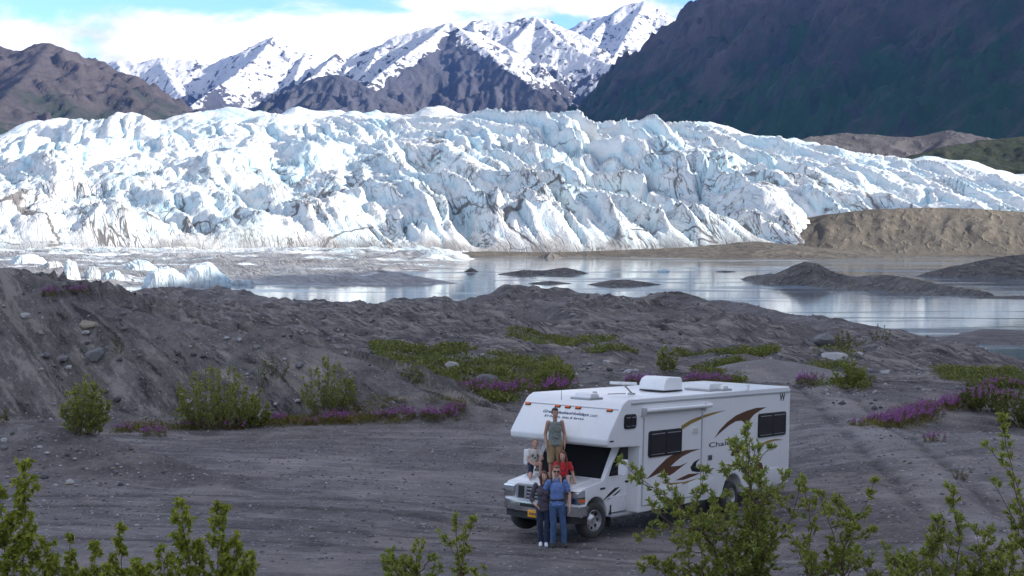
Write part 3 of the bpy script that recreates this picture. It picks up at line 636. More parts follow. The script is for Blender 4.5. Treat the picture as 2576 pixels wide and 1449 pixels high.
# ---------------------------------------------------------------- shape builder for made things
class MB:
    def __init__(self): self.v = []; self.f = []
    def add(self, vs, fs):
        o = len(self.v); self.v += [tuple(v) for v in vs]; self.f += [tuple(i + o for i in f) for f in fs]; return self
    def box(self, c, s, rot=None):
        x, y, z = (k / 2 for k in s); vs = [Vector((a * x, b * y, d * z)) for d in (-1, 1) for b in (-1, 1) for a in (-1, 1)]
        if rot is not None: vs = [rot @ v for v in vs]
        vs = [v + Vector(c) for v in vs]
        return self.add(vs, [(0, 2, 3, 1), (4, 5, 7, 6), (0, 1, 5, 4), (2, 6, 7, 3), (0, 4, 6, 2), (1, 3, 7, 5)])
    def prism(self, poly, y0, y1, taper=None):
        """poly in x,z; extruded along y"""
        n = len(poly); A = [(x, y0, z) for x, z in poly]; B = [(x, y1, z) for x, z in poly]
        area = sum(poly[i][0] * poly[(i + 1) % n][1] - poly[(i + 1) % n][0] * poly[i][1] for i in range(n))
        fs = [tuple(range(n)), tuple(reversed(range(n, 2 * n)))] + [(i, i + n, (i + 1) % n + n, (i + 1) % n) for i in range(n)]
        if (area < 0) != (y1 < y0): fs = [tuple(reversed(f)) for f in fs]
        return self.add(A + B, fs)
    def cyl(self, p, q, r0, r1=None, n=12, cap=True):
        r1 = r0 if r1 is None else r1; p, q = Vector(p), Vector(q); d = (q - p).normalized()
        u = d.orthogonal().normalized(); w = d.cross(u)
        vs = [c + (u * math.cos(a) + w * math.sin(a)) * r for c, r in ((p, r0), (q, r1)) for a in (2 * math.pi * i / n for i in range(n))]
        fs = [(i, (i + 1) % n, (i + 1) % n + n, i + n) for i in range(n)]
        if cap: fs += [tuple(reversed(range(n))), tuple(range(n, 2 * n))]
        return self.add(vs, fs)
    def lathe(self, prof, c, axis='y', n=28):
        """prof: (offset along axis, radius)"""
        vs = []
        for o, r in prof:
            for i in range(n):
                a = 2 * math.pi * i / n; vs.append((c[0] + r * math.cos(a), c[1] + o, c[2] + r * math.sin(a)))
        fs = [(j * n + i, j * n + (i + 1) % n, (j + 1) * n + (i + 1) % n, (j + 1) * n + i) for j in range(len(prof) - 1) for i in range(n)]
        return self.add(vs, fs)
    def build(self, name, mat, parent=None, bevel=0.0, seg=2, smooth=True, angle=32):
        me = D.meshes.new(name); bm = bmesh.new()
        vs = [bm.verts.new(v) for v in self.v]
        for f in self.f:
            try: bm.faces.new([vs[i] for i in f])
            except ValueError: pass
        bm.normal_update(); bmesh.ops.recalc_face_normals(bm, faces=bm.faces)
        if bevel:
            es = [e for e in bm.edges if len(e.link_faces) == 2 and e.calc_face_angle(0) > math.radians(30)]
            bmesh.ops.bevel(bm, geom=es, offset=bevel, segments=seg, profile=0.6, affect='EDGES', clamp_overlap=True)
        bm.to_mesh(me); bm.free()
        if smooth:
            me.polygons.foreach_set('use_smooth', np.ones(len(me.polygons), bool)); me.set_sharp_from_angle(angle=math.radians(angle))
        me.materials.append(mat); o = D.objects.new(name, me); COL.objects.link(o)
        if parent: o.parent = parent
        return o

def rrect(x0, x1, z0, z1, r, n=5):
    p = []
    for cx, cz, a0 in ((x1 - r, z0 + r, -90), (x1 - r, z1 - r, 0), (x0 + r, z1 - r, 90), (x0 + r, z0 + r, 180)):
        for i in range(n): a = math.radians(a0 + 90 * i / (n - 1)); p.append((cx + r * math.cos(a), cz + r * math.sin(a)))
    return p

# ---------------------------------------------------------------- motorhome
RV_T = 0.63; RV_P = 0.055
rv = empty('motorhome', (1.018, 32.55, 0.0)); rv.rotation_euler = (0, RV_P, math.pi / 2 - RV_T)
rv.location.z = 0.0
tag(rv, 'white camper motorhome with brown swoosh stripes parked on the gravel', 'motorhome')
RVM = Matrix.Translation(rv.location) @ rv.rotation_euler.to_matrix().to_4x4(); RVI = RVM.inverted()
HW, HH = 1.32, 3.10
def rv_ray(px, py):
    o = RVI @ Vector((0, 0, CAM_Z)); d = (RVI.to_3x3() @ Vector(((px - CX) / FPX, 1, -(py - HY) / FPX))); return o, d
def side_at(px, py, y=-HW):
    o, d = rv_ray(px, py); t = (y - o.y) / d.y; return o.x + t * d.x, o.z + t * d.z
def roof_at(px, py, z=HH):
    o, d = rv_ray(px, py); t = (z - o.z) / d.z; return o.x + t * d.x, o.y + t * d.y
def c2(x, y): return (2300 + x / 2.415) * 0.670833, (1380 + y / 2.415) * 0.670833
def c1(x, y): return (1860 + x / 2.1314) * 0.670833, (1380 + y / 2.1314) * 0.670833

def paint_mat(name, col, rough=0.28):
    m, N, b = new_mat(name); p = N.new('ShaderNodeTexCoord').outputs['Object']
    f, _ = N.noise(p, 1.3, 5, 0.6); g, _ = N.noise(N.mapping(p, (2, 2, 0.5)), 2.0, 6, 0.7)
    z = N.new('ShaderNodeSeparateXYZ'); N.put(z.inputs[0], p)
    dust = N.math('MULTIPLY', N.step(z.outputs[2], 1.0, 0.45), N.step(g, 0.35, 0.7))
    c = N.mix(f, tuple(x * 0.95 for x in col), col); c = N.mix(N.math('MULTIPLY', dust, 0.45), c, (0.30, 0.28, 0.26))
    streak, _ = N.noise(N.mapping(p, (3, 3, 0.12)), 2.2, 4, 0.6)
    c = N.mix(N.math('MULTIPLY', N.step(streak, 0.55, 0.75), 0.10), c, (0.35, 0.34, 0.32))
    N.put(b.inputs['Base Color'], c); N.put(b.inputs['Roughness'], N.math('ADD', rough, N.math('MULTIPLY', N.math('MAXIMUM', dust, N.math('MULTIPLY', g, 0.4)), 0.3)))
    b.inputs['Coat Weight'].default_value = 0.25; b.inputs['Coat Roughness'].default_value = 0.12
    return m
M_SHELL = paint_mat('white_fibreglass', (0.80, 0.80, 0.80)); M_CAB = paint_mat('white_car_paint', (0.80, 0.80, 0.805), 0.2)
M_GLASS = simple_mat('dark_tinted_glass', (0.008, 0.009, 0.013), 0.12, 0, 0.2, 3, 0.6)
M_BLACK = simple_mat('black_rubber_trim', (0.016, 0.016, 0.017), 0.65, 0, 0.3, 12)
M_TYRE = simple_mat('dusty_tyre_rubber', (0.045, 0.043, 0.042), 0.85, 0, 0.4, 9, bump=0.4)
M_CHROME = simple_mat('chrome', (0.72, 0.73, 0.75), 0.14, 1.0, 0.06, 5)
M_RIM = simple_mat('dull_steel_rim', (0.55, 0.55, 0.56), 0.38, 0.8, 0.15, 8)
M_GREYPL = simple_mat('grey_plastic', (0.24, 0.245, 0.255), 0.5, 0, 0.12, 8)
M_TRIM = simple_mat('light_grey_trim', (0.42, 0.43, 0.44), 0.45, 0.2, 0.1, 8)
M_DARK = simple_mat('dark_underside', (0.020, 0.020, 0.021), 0.9, 0, 0.4, 3)
M_AMBER = simple_mat('amber_lamp_lens', (0.78, 0.13, 0.02), 0.25, 0, 0.1, 20)
M_LENS = simple_mat('clear_lamp_lens', (0.55, 0.57, 0.60), 0.08, 0.6, 0.35, 14)
M_BROWN = simple_mat('brown_vinyl_stripe', (0.105, 0.046, 0.022), 0.35, 0, 0.15, 4)
M_GOLD = simple_mat('gold_vinyl_stripe', (0.30, 0.20, 0.05), 0.35, 0, 0.12, 4)
M_INK = simple_mat('black_vinyl_lettering', (0.012, 0.012, 0.018), 0.4, 0, 0.2, 5)
M_BLUEINK = simple_mat('dark_blue_lettering', (0.015, 0.05, 0.12), 0.4, 0, 0.2, 5)
M_PLATE = simple_mat('orange_yellow_plate', (0.80, 0.36, 0.015), 0.4, 0, 0.1, 12)
M_RED = simple_mat('red_lamp_lens', (0.45, 0.02, 0.015), 0.25, 0, 0.1, 20)
M_ROOFW = paint_mat('white_roof_plastic', (0.82, 0.82, 0.82), 0.4)

RX = 5.89
arch = [(RX + 0.56 * math.cos(math.radians(a)), 0.44 + 0.56 * math.sin(math.radians(a))) for a in range(175, -1, -19)]
prof = [(1.30, 0.47)] + [(RX - 0.62, 0.47)] + arch + [(RX + 0.60, 0.47), (9.14, 0.52), (9.14, 3.03), (9.06, 3.10), (0.74, 3.06), (0.56, 2.99), (0.48, 2.93), (-0.02, 2.34), (-0.12, 2.20), (-0.10, 2.08), (0.02, 2.02), (1.30, 1.97)]
MB().prism(prof, -HW, HW).build('house_body', M_SHELL, rv, 0.055, 3)
# roof-edge rail and cap seam
MB().box((4.95, -HW - 0.006, 2.955), (8.2, 0.024, 0.035)).build('roof_rail', M_TRIM, rv)
MB().box((4.95, HW + 0.006, 2.955), (8.2, 0.024, 0.035)).build('roof_rail', M_TRIM, rv)
CAPN = Vector((-(2.93 - 2.34), 0, 0.50)).normalized()          # outward normal of the sloping front cap
CAPU = Vector((0.50, 0, 0.59)).normalized()
def cap_pt(y, s, out=0.0):                                     # s: 0 at the lower edge of the flat, 1 at the upper
    p = Vector((-0.02 + 0.50 * s, y, 2.34 + 0.59 * s)) + CAPN * out; return p
capR = Matrix((Vector((0, 1, 0)), CAPU, -CAPN)).transposed()    # columns: across, up the slope, inward
MB().box(cap_pt(0, 0.84, 0.004), (2.56, 0.018, 0.016), capR).build('cap_seam', M_TRIM, rv)
def cap_at(px, py):
    o, d = rv_ray(px, py); q = Vector((-0.02, 0, 2.34)); t = (q - o).dot(CAPN) / d.dot(CAPN); p = o + d * t
    return p
for q in ((258, 288), (495, 307), (575, 317), (658, 322), (908, 347)):
    p = cap_at(*c1(*q)); y = max(-1.2, min(1.2, p.y))
    base = MB().box(cap_pt(y, 0.78, 0.008), (0.15, 0.06, 0.02), capR).build('marker_lamp', M_BLACK, rv, 0.006)
    MB().box(cap_pt(y, 0.78, 0.03), (0.125, 0.045, 0.035), capR).build('lens', M_AMBER, base, 0.012)

# windows: frame with panes
def window(px_corners, name='window', split=True, r=0.07):
    xs, zs = zip(*[side_at(*q) for q in px_corners]); x0, x1 = sorted((sum(sorted(xs)[:2]) / 2, sum(sorted(xs)[-2:]) / 2)); z0, z1 = sum(sorted(zs)[:2]) / 2, sum(sorted(zs)[-2:]) / 2
    fr = MB().prism(rrect(x0, x1, z0, z1, r), -HW - 0.034, -HW + 0.01).build(name, M_BLACK, rv, 0.008)
    m = (x0 + x1) / 2; w = 0.035
    cells = [(x0 + w, m - 0.012), (m + 0.012, x1 - w)] if split else [(x0 + w, x1 - w)]
    for a, b in cells:
        MB().prism(rrect(a, b, z0 + w, z1 - w, r * 0.5), -HW - 0.039, -HW - 0.03).build('pane', M_GLASS, fr)
        MB().box(((a + b) / 2, -HW - 0.0395, z1 - w - 0.035), ((b - a) * 0.86, 0.004, 0.022)).build('blind_rail', M_GREYPL, fr)
        MB().box(((a + b) / 2, -HW - 0.0395, z0 + w + 0.025), ((b - a) * 0.86, 0.004, 0.014)).build('blind_rail', M_GREYPL, fr)
    return x0, x1, z0, z1
window([c2(*q) for q in ((95, 425), (203, 412), (200, 545), (95, 553))], r=0.09)
WS = window([c2(*q) for q in ((315, 580), (612, 538), (612, 772), (315, 812))])
window([c2(*q) for q in ((1308, 415), (1555, 392), (1555, 602), (1308, 632))])

# slide-out, its topper awning
sx0 = side_at(*c2(268, 700))[0]; sx1 = side_at(*c2(798, 600))[0]
so = MB()
for x in (sx0, sx1): so.box((x, -HW - 0.008, 1.62), (0.03, 0.022, 2.0))
so.box(((sx0 + sx1) / 2, -HW - 0.008, 0.625), (sx1 - sx0 - 0.03, 0.02, 0.026))
so.build('slide_out_seam', M_TRIM, rv)
tz = side_at(*c2(270, 385))[1]
tp = MB().cyl((sx0 - 0.08, -HW - 0.10, tz), (sx1 + 0.28, -HW - 0.10, tz), 0.05, n=14).build('awning_roller', M_ROOFW, rv)
MB().box(((sx0 + sx1) / 2 + 0.1, -HW - 0.045, tz + 0.055), (sx1 - sx0 + 0.36, 0.115, 0.03)).build('hood', M_SHELL, tp, 0.01)
for x in (sx0 - 0.09, sx1 - 0.05):
    MB().box((x, -HW - 0.06, tz - 0.03), (0.035, 0.15, 0.18)).build('bracket', M_TRIM, tp, 0.008)

# panels and small fittings of the side
def side_box(a, b, mat, name, out=0.012, bev=0.004, parent=rv):
    x0, z0 = side_at(*a); x1, z1 = side_at(*b)
    return MB().prism(rrect(min(x0, x1), max(x0, x1), min(z0, z1), max(z0, z1), 0.015, 3), -HW - out, -HW + 0.005).build(name, mat, parent, bev)
side_box(c2(708, 600), c2(768, 530), M_SHELL, 'louvre_panel', 0.016)
vx0, vz0 = side_at(*c2(710, 596)); vx1, vz1 = side_at(*c2(764, 534))
for i in range(3): MB().box(((vx0 + vx1) / 2, -HW - 0.018, vz0 + (vz1 - vz0) * (0.2 + 0.3 * i)), (abs(vx1 - vx0) * 0.8, 0.008, 0.012)).build('louvre', M_TRIM, rv)
pb = side_box(c2(853, 838), c2(893, 785), M_GREYPL, 'service_port', 0.014)
x0, z0 = side_at(*c2(853, 838)); x1, z1 = side_at(*c2(893, 785))
for i in (0.3, 0.7):
    for j in (0.3, 0.7): MB().box((x0 + (x1 - x0) * i, -HW - 0.016, z0 + (z1 - z0) * j), (0.045, 0.008, 0.05)).build('port_cover', M_BLACK, pb)
sd = side_box(c1(908, 595), c1(938, 580), M_BLACK, 'side_marker', 0.014)
for k, (xa, xb) in enumerate(((2.2, 3.3), (3.6, 4.9), (7.0, 8.6))):
    d = MB().prism(rrect(xa, xb, 0.56, 0.98, 0.03, 3), -HW - 0.008, -HW + 0.004).build('storage_hatch', M_SHELL, rv, 0.004)
    MB().prism(rrect((xa + xb) / 2 - 0.05, (xa + xb) / 2 + 0.05, 0.86, 0.90, 0.012, 3), -HW - 0.02, -HW - 0.006).build('latch', M_GREYPL, d, 0.004)

# stripes traced on the side wall
def stripe(q, mat, cc=c2, y=-HW, out=0.0035, name='stripe'):
    poly = [side_at(*cc(*p), y=y) for p in q]; return MB().prism(poly, y - out, y - 0.001).build(name, mat, rv, smooth=False)
stripe([(618, 562), (614, 524), (700, 470), (800, 432), (900, 403), (1022, 382), (960, 402), (830, 447), (700, 507)], M_GOLD)
stripe([(915, 634), (962, 562), (1030, 490), (1110, 430), (1200, 390), (1290, 362), (1388, 354), (1335, 380), (1275, 420), (1240, 462), (1215, 520), (1205, 560), (1190, 500), (1160, 476), (1110, 482), (1050, 518), (980, 575)], M_BROWN)
stripe([(1196, 648), (1222, 655), (1130, 745), (1085, 800), (1060, 790), (1085, 735)], M_BROWN)
stripe([(1222, 678), (1190, 722), (1110, 790), (1092, 782), (1150, 730)], M_INK)
stripe([(1308, 727), (1325, 692), (1400, 656), (1470, 641), (1542, 650), (1460, 659), (1390, 682)], M_GOLD)
stripe([(298, 1008), (400, 900), (480, 822), (560, 772), (650, 745), (792, 731), (705, 760), (622, 802), (560, 850), (518, 892), (600, 885), (672, 853), (600, 908), (545, 952), (505, 975), (430, 945)], M_BROWN)
stripe([(788, 818), (730, 850), (697, 900), (710, 935), (760, 943), (860, 932), (925, 903), (850, 915), (785, 917), (748, 900), (752, 860)], M_INK)
stripe([(560, 1018), (680, 960), (792, 951), (720, 982), (640, 1012)], M_BROWN)
stripe([(420, 1025), (520, 1042), (640, 1031), (765, 998), (640, 1052), (520, 1064)], M_GOLD)
stripe([(1290, 840), (1345, 860), (1365, 940), (1330, 985), (1300, 930)], M_BROWN)

def text(body, loc, right, up, h, mat, name, shear=0.0, bold=0.0, width=None):
    cu = D.curves.new(name, 'FONT'); cu.body = body; cu.align_x = 'CENTER'; cu.align_y = 'CENTER'; cu.size = 1.0; cu.extrude = 0.004; cu.shear = shear; cu.offset = bold
    tmp = D.objects.new(name, cu); COL.objects.link(tmp); bpy.context.view_layer.update()
    me = D.meshes.new_from_object(tmp.evaluated_get(bpy.context.evaluated_depsgraph_get())); D.objects.remove(tmp)
    co = np.empty(len(me.vertices) * 3); me.vertices.foreach_get('co', co); co = co.reshape(-1, 3)
    lo, hi = co.min(0), co.max(0); c = (lo + hi) / 2; s = h / (hi[1] - lo[1]); sx = s if width is None else width / (hi[0] - lo[0])
    right, up = Vector(right).normalized(), Vector(up).normalized(); nrm = right.cross(up)
    co = (co - [c[0], c[1], 0]) * [sx, s, 0.5]
    w = np.outer(co[:, 0], right) + np.outer(co[:, 1], up) + np.outer(co[:, 2], nrm) + np.array(loc)
    me.vertices.foreach_set('co', w.astype(np.float32).ravel()); me.materials.clear(); me.materials.append(mat); me.update()
    o = D.objects.new(name, me); COL.objects.link(o); o.parent = rv; return o
def side_text(body, a, b, mat, **kw):
    x0, z0 = side_at(*a); x1, z1 = side_at(*b)
    return text(body, ((x0 + x1) / 2, -HW - 0.004, (z0 + z1) / 2), (1, 0, 0), (0, 0, 1), abs(z1 - z0), mat, 'lettering', width=abs(x1 - x0), **kw)
side_text('Chalet', c2(865, 722), c2(1090, 648), M_INK)
side_text('W', c2(1504, 302), c2(1556, 222), M_INK, bold=0.02)
pa, pb_ = cap_at(*c1(362, 378)), cap_at(*c1(728, 410)); pc, pd = cap_at(*c1(735, 410)), cap_at(*c1(795, 416))
CR = Vector((0, -1, 0))
m_ = (pa + pb_) / 2; s_ = 0.565
text('GreatAlaskanHolidays', cap_pt(m_.y, s_, 0.004), CR, CAPU, 0.105, M_BLUEINK, 'lettering', shear=0.25, bold=0.012, width=abs(pa.y - pb_.y))
m_ = (pc + pd) / 2
text('.com', cap_pt(m_.y, s_ - 0.01, 0.004), CR, CAPU, 0.06, M_GREYPL, 'lettering', width=abs(pc.y - pd.y))
pa, pb_ = cap_at(*c1(378, 402)), cap_at(*c1(690, 434)); m_ = (pa + pb_) / 2
text('RV Rentals, Sales & Service', cap_pt(m_.y, s_ - 0.155, 0.004), CR, CAPU, 0.075, M_BLUEINK, 'lettering', shear=0.2, width=abs(pa.y - pb_.y))

# roof fittings
def roof_c(q): return roof_at(*q)
ax, ay = roof_c(c2(470, 215)); ay = ay + 0.36; ax += 0.42
acp = [(0.46, 0.03), (0.46, 0.26), (0.40, 0.34), (-0.22, 0.36), (-0.40, 0.31), (-0.50, 0.20), (-0.53, 0.03)]
ac = MB().prism([(ax + x * 0.92, HH - 0.01 + z) for x, z in acp], ay - 0.36, ay + 0.36).build('air_conditioner', M_ROOFW, rv, 0.05, 3)
for i in range(2):
    for j in range(4): MB().box((ax + 0.429, ay - 0.26 + 0.14 * j + 0.03, HH + 0.11 + 0.10 * i), (0.014, 0.11, 0.075)).build('vent_slot', M_GREYPL, ac)
MB().box((ax, ay, HH + 0.005), (0.98, 0.66, 0.03)).build('base_gasket', M_BLACK, ac)
tx, ty = roof_c(c2(165, 240))
an = MB().box((tx, ty, HH + 0.015), (0.16, 0.12, 0.05)).build('television_aerial', M_TRIM, rv, 0.01)
MB().cyl((tx, ty, HH + 0.03), (tx - 0.28, ty + 0.05, HH + 0.24), 0.022).build('mast', M_TRIM, an)
wing = MB(); wing.prism([(-0.14, 0.0), (0.14, 0.0), (0.11, 0.055), (-0.11, 0.055)], -0.31, 0.31)
wo_ = wing.build('wing', M_ROOFW, an, 0.015); wo_.location = (tx - 0.30, ty + 0.05, HH + 0.24); wo_.rotation_euler = (0, 0, 0.63)
MB().cyl((tx - 0.55, ty + 0.3, HH + 0.01), (tx - 0.1, ty + 0.1, HH + 0.02), 0.012).build('cable', M_TRIM, an)
def vent(q, sx, sy, h, name, dome=True):
    x, y = roof_c(q); y = max(-1.0, min(1.0, y))
    b_ = MB().box((x, y, HH + 0.01), (sx + 0.1, sy + 0.1, 0.05)).build(name, M_TRIM, rv, 0.01)
    MB().prism([(x - sx / 2, HH + 0.03), (x - sx / 2 + 0.07, HH + h), (x + sx / 2 - 0.07, HH + h), (x + sx / 2, HH + 0.03)], y - sy / 2, y + sy / 2).build('lid', M_ROOFW, b_, 0.03, 3)
vent(c1(725, 245), 0.42, 0.42, 0.13, 'roof_vent')
vent(c2(830, 195), 0.75, 0.62, 0.17, 'skylight')
vent(c2(1010, 200), 0.36, 0.36, 0.12, 'roof_vent')
x, y = roof_c(c2(1215, 195)); MB().cyl((x, y, HH - 0.01), (x, y, HH + 0.12), 0.045, 0.04).build('vent_pipe', M_ROOFW, rv)
x, y = roof_c(c1(790, 208)); MB().cyl((x, y, HH - 0.01), (x, y, HH + 0.06), 0.07, 0.05).build('vent_pipe', M_TRIM, rv)
x, y = roof_c(c1(522, 240)); MB().cyl((x, y, HH - 0.04), (x, y, HH + 0.28), 0.006, 0.004, 6).build('radio_aerial', M_BLACK, rv)

# cab
CW = 1.0
farch = [(0.50 * math.cos(math.radians(a)), 0.42 + 0.50 * math.sin(math.radians(a))) for a in range(0, 176, 16)]
cab = [(1.48, 0.50), (0.56, 0.50)] + farch + [(-0.52, 0.46), (-0.66, 0.56), (-0.68, 0.86), (-0.66, 1.08), (-0.58, 1.135), (-0.30, 1.175), (0.22, 1.25), (0.30, 1.265), (0.93, 2.06), (1.48, 2.06)]
MB().prism(list(reversed(cab)), -CW, CW).build('cab_body', M_CAB, rv, 0.075, 3)
# raised centre of the bonnet
MB().prism([(-0.60, 1.125), (-0.52, 1.165), (0.20, 1.275), (0.28, 1.255)], -0.72, 0.72).build('bonnet', M_CAB, rv, 0.02, 2)
wv = Vector((0.63, 0, 0.795)).normalized(); wn = Vector((-wv.z, 0, wv.x))
def ws(y, s, out): p = Vector((0.30, y, 1.265)) + Vector((0.63, 0, 0.795)) * s + wn * out; return p
vs = [ws(y, s, o) for o in (0.012, -0.01) for y, s in ((-0.91, 0.02), (0.91, 0.02), (0.84, 0.99), (-0.84, 0.99))]
wsh = MB().add(vs, [(0, 1, 2, 3), (7, 6, 5, 4), (0, 4, 5, 1), (1, 5, 6, 2), (2, 6, 7, 3), (3, 7, 4, 0)]).build('windscreen', M_GLASS, rv)
for y in (-0.35, 0.35):
    MB().cyl(ws(y, 0.02, 0.03), ws(y + 0.45, 0.10, 0.03), 0.008, n=6).build('wiper', M_BLACK, wsh)
for sgn in (-1, 1):
    yy = sgn * CW
    dr = MB().prism(rrect(0.55, 1.42, 0.56, 1.29, 0.05, 3), yy - 0.010, yy + 0.010).build('cab_door', M_CAB, rv, 0.008)
    MB().prism([(0.50, 1.33), (1.40, 1.33), (1.40, 1.98), (0.98, 1.98), (0.62, 1.56)], yy - 0.006, yy + 0.006).build('window', M_GLASS, dr, 0.004)
    MB().box((1.27, yy + sgn * 0.018, 1.16), (0.16, 0.03, 0.045)).build('handle', M_BLACK, dr, 0.01)
    MB().box((0.95, yy + sgn * 0.012, 0.86), (0.78, 0.012, 0.05)).build('moulding', M_CAB, dr, 0.004)
    mr = MB().box((0.62, sgn * 1.30, 1.55), (0.13, 0.21, 0.36)).build('side_mirror', M_CAB, rv, 0.04, 3)
    MB().box((0.69, sgn * 1.30, 1.55), (0.012, 0.17, 0.30)).build('mirror_glass', M_GLASS, mr)
    MB().cyl((0.64, sgn * 1.22, 1.46), (0.60, sgn * 0.98, 1.38), 0.03).build('arm', M_BLACK, mr)
    MB().box((0.26, yy + sgn * 0.006, 1.08), (0.20, 0.014, 0.045)).build('side_badge', M_BLACK, rv, 0.004)
    MB().box((1.0, sgn * 0.99, 0.45), (0.95, 0.22, 0.05)).build('running_board', M_TRIM, rv, 0.01)
    MB().box((0.59, sgn * 0.88, 0.44), (0.03, 0.30, 0.50)).build('mud_flap', M_BLACK, rv)
    # headlamps
    hl = MB().prism([(-0.69, 0.80), (-0.71, 1.07), (-0.45, 1.10), (-0.45, 0.80)], sgn * 0.70, sgn * 1.012).build('headlamp', M_CHROME, rv, 0.015)
    MB().prism([(-0.70, 0.93), (-0.717, 1.05), (-0.47, 1.075), (-0.47, 0.93)], sgn * 0.73, sgn * 1.02).build('lens', M_LENS, hl, 0.01)
    MB().prism([(-0.66, 0.85), (-0.67, 0.915), (-0.46, 0.915), (-0.46, 0.85)], sgn * 0.90, sgn * 1.024).build('turn_signal', M_AMBER, hl, 0.006)
    MB().box((-0.60, sgn * 1.0, 0.945), (0.26, 0.06, 0.02)).build('divider', M_BLACK, hl)
for q in ([(848, 1068), (905, 1000), (950, 958), (990, 950), (925, 1008)], [(880, 1060), (950, 1005), (1000, 965), (985, 990), (930, 1035)]): stripe(q, M_INK, c1, -CW - 0.010)
gr = MB().prism([(-0.70, 0.79), (-0.72, 1.10), (-0.62, 1.12), (-0.62, 0.79)], -0.68, 0.68).build('grille', M_GREYPL, rv, 0.02)
MB().box((-0.719, 0, 0.945), (0.03, 1.18, 0.26)).build('opening', M_BLACK, gr)
for y in (-0.38, 0.38): MB().box((-0.735, y, 0.945), (0.04, 0.06, 0.27)).build('upright', M_GREYPL, gr, 0.01)
for z_ in (0.865, 0.945, 1.025): MB().box((-0.735, 0, z_), (0.035, 0.74, 0.045)).build('bar', M_GREYPL, gr, 0.01)
# bumper bent round the front
def bumper(z0, z1, out, name, mat):
    path = [(-0.36, -1.03), (-0.56, -1.02), (-0.72, -0.93), (-0.81, -0.70), (-0.84, -0.3), (-0.84, 0.3), (-0.81, 0.70), (-0.72, 0.93), (-0.56, 1.02), (-0.36, 1.03)]
    vs = []
    for x, y in path:
        n = Vector((x + 0.1, y * 0.25, 0)).normalized() * out
        vs += [(x + n.x, y + n.y, z0 + 0.03), (x + n.x * 1.3, y + n.y * 1.3, (z0 + z1) / 2), (x + n.x, y + n.y, z1), (x + 0.12, y * 0.9, z1 - 0.01), (x + 0.12, y * 0.9, z0)]
    fs = []
    for i in range(len(path) - 1):
        for j in range(5): fs.append((i * 5 + j, i * 5 + (j + 1) % 5, (i + 1) * 5 + (j + 1) % 5, (i + 1) * 5 + j))
    fs += [(4, 3, 2, 1, 0), tuple(len(vs) - 5 + k for k in range(5))]
    return MB().add(vs, fs).build(name, mat, rv, angle=50)
bp = bumper(0.52, 0.76, 0.03, 'front_bumper', M_CHROME)
MB().box((-0.88, 0, 0.685), (0.02, 0.85, 0.07)).build('air_slot', M_BLACK, bp)
bumper(0.36, 0.52, -0.02, 'air_dam', M_BLACK)
pl = MB().box((-0.885, 0.05, 0.52), (0.014, 0.31, 0.16)).build('number_plate', M_PLATE, rv, 0.004)
for k in range(6): MB().box((-0.894, 0.05 - 0.10 + 0.04 * k, 0.515), (0.004, 0.022, 0.05)).build('character', M_BLUEINK, pl)
MB().box((4.2, 0, 0.50), (9.0, 1.6, 0.16)).build('chassis', M_DARK, rv)
MB().box((9.22, 0, 0.52), (0.16, 2.3, 0.2)).build('rear_bumper', M_CHROME, rv, 0.03)
for sgn in (-1, 1): MB().box((9.15, sgn * 1.1, 1.1), (0.04, 0.2, 0.35)).build('tail_lamp', M_RED, rv, 0.02)

def wheel(x, y, out, r=0.40, w=0.26, turn=0.0):
    """out: -1 or 1, the side the rim faces"""
    e = D.objects.new('wheel', None); COL.objects.link(e); e.parent = rv; e.location = (x, y, r); e.rotation_euler = (0, 0, turn)
    s = out
    MB().lathe([(-w / 2 * s, r * 0.60), (-w / 2 * s, r * 0.88), (-w * 0.42 * s, r * 0.97), (-w * 0.2 * s, r), (w * 0.2 * s, r), (w * 0.42 * s, r * 0.97), (w / 2 * s, r * 0.88), (w / 2 * s, r * 0.62), (w * 0.40 * s, r * 0.57)], (0, 0, 0)).build('tyre', M_TYRE, e, angle=60)
    rim = MB().lathe([(w * 0.44 * s, r * 0.62), (w * 0.47 * s, r * 0.56), (w * 0.10 * s, r * 0.50), (w * 0.18 * s, r * 0.30), (w * 0.32 * s, r * 0.22), (w * 0.34 * s, 0.001)], (0, 0, 0)).build('rim', M_RIM, e, angle=50)
    for k in range(8):
        a = 2 * math.pi * k / 8; c, d = math.cos(a) * r * 0.42, math.sin(a) * r * 0.42
        MB().cyl((c, w * 0.12 * s, d), (c, w * 0.20 * s, d), 0.035, n=8).build('hole', M_BLACK, rim)
    MB().cyl((0, w * 0.3 * s, 0), (0, w * 0.50 * s, 0), r * 0.17, r * 0.14, 14).build('hub', M_RIM, rim)
    MB().cyl((0, -w * 0.45 * s, 0), (0, w * 0.05 * s, 0), r * 0.6, n=20).build('drum', M_DARK, e)
wheel(0, -0.87, -1, turn=-0.16); wheel(0, 0.88, 1, turn=-0.16)
wheel(RX, -1.15, -1); wheel(RX, 1.15, 1); wheel(RX, -0.86, -1); wheel(RX, 0.86, 1)
MB().cyl((RX, -0.8, 0.4), (RX, 0.8, 0.4), 0.08).build('axle', M_DARK, rv)
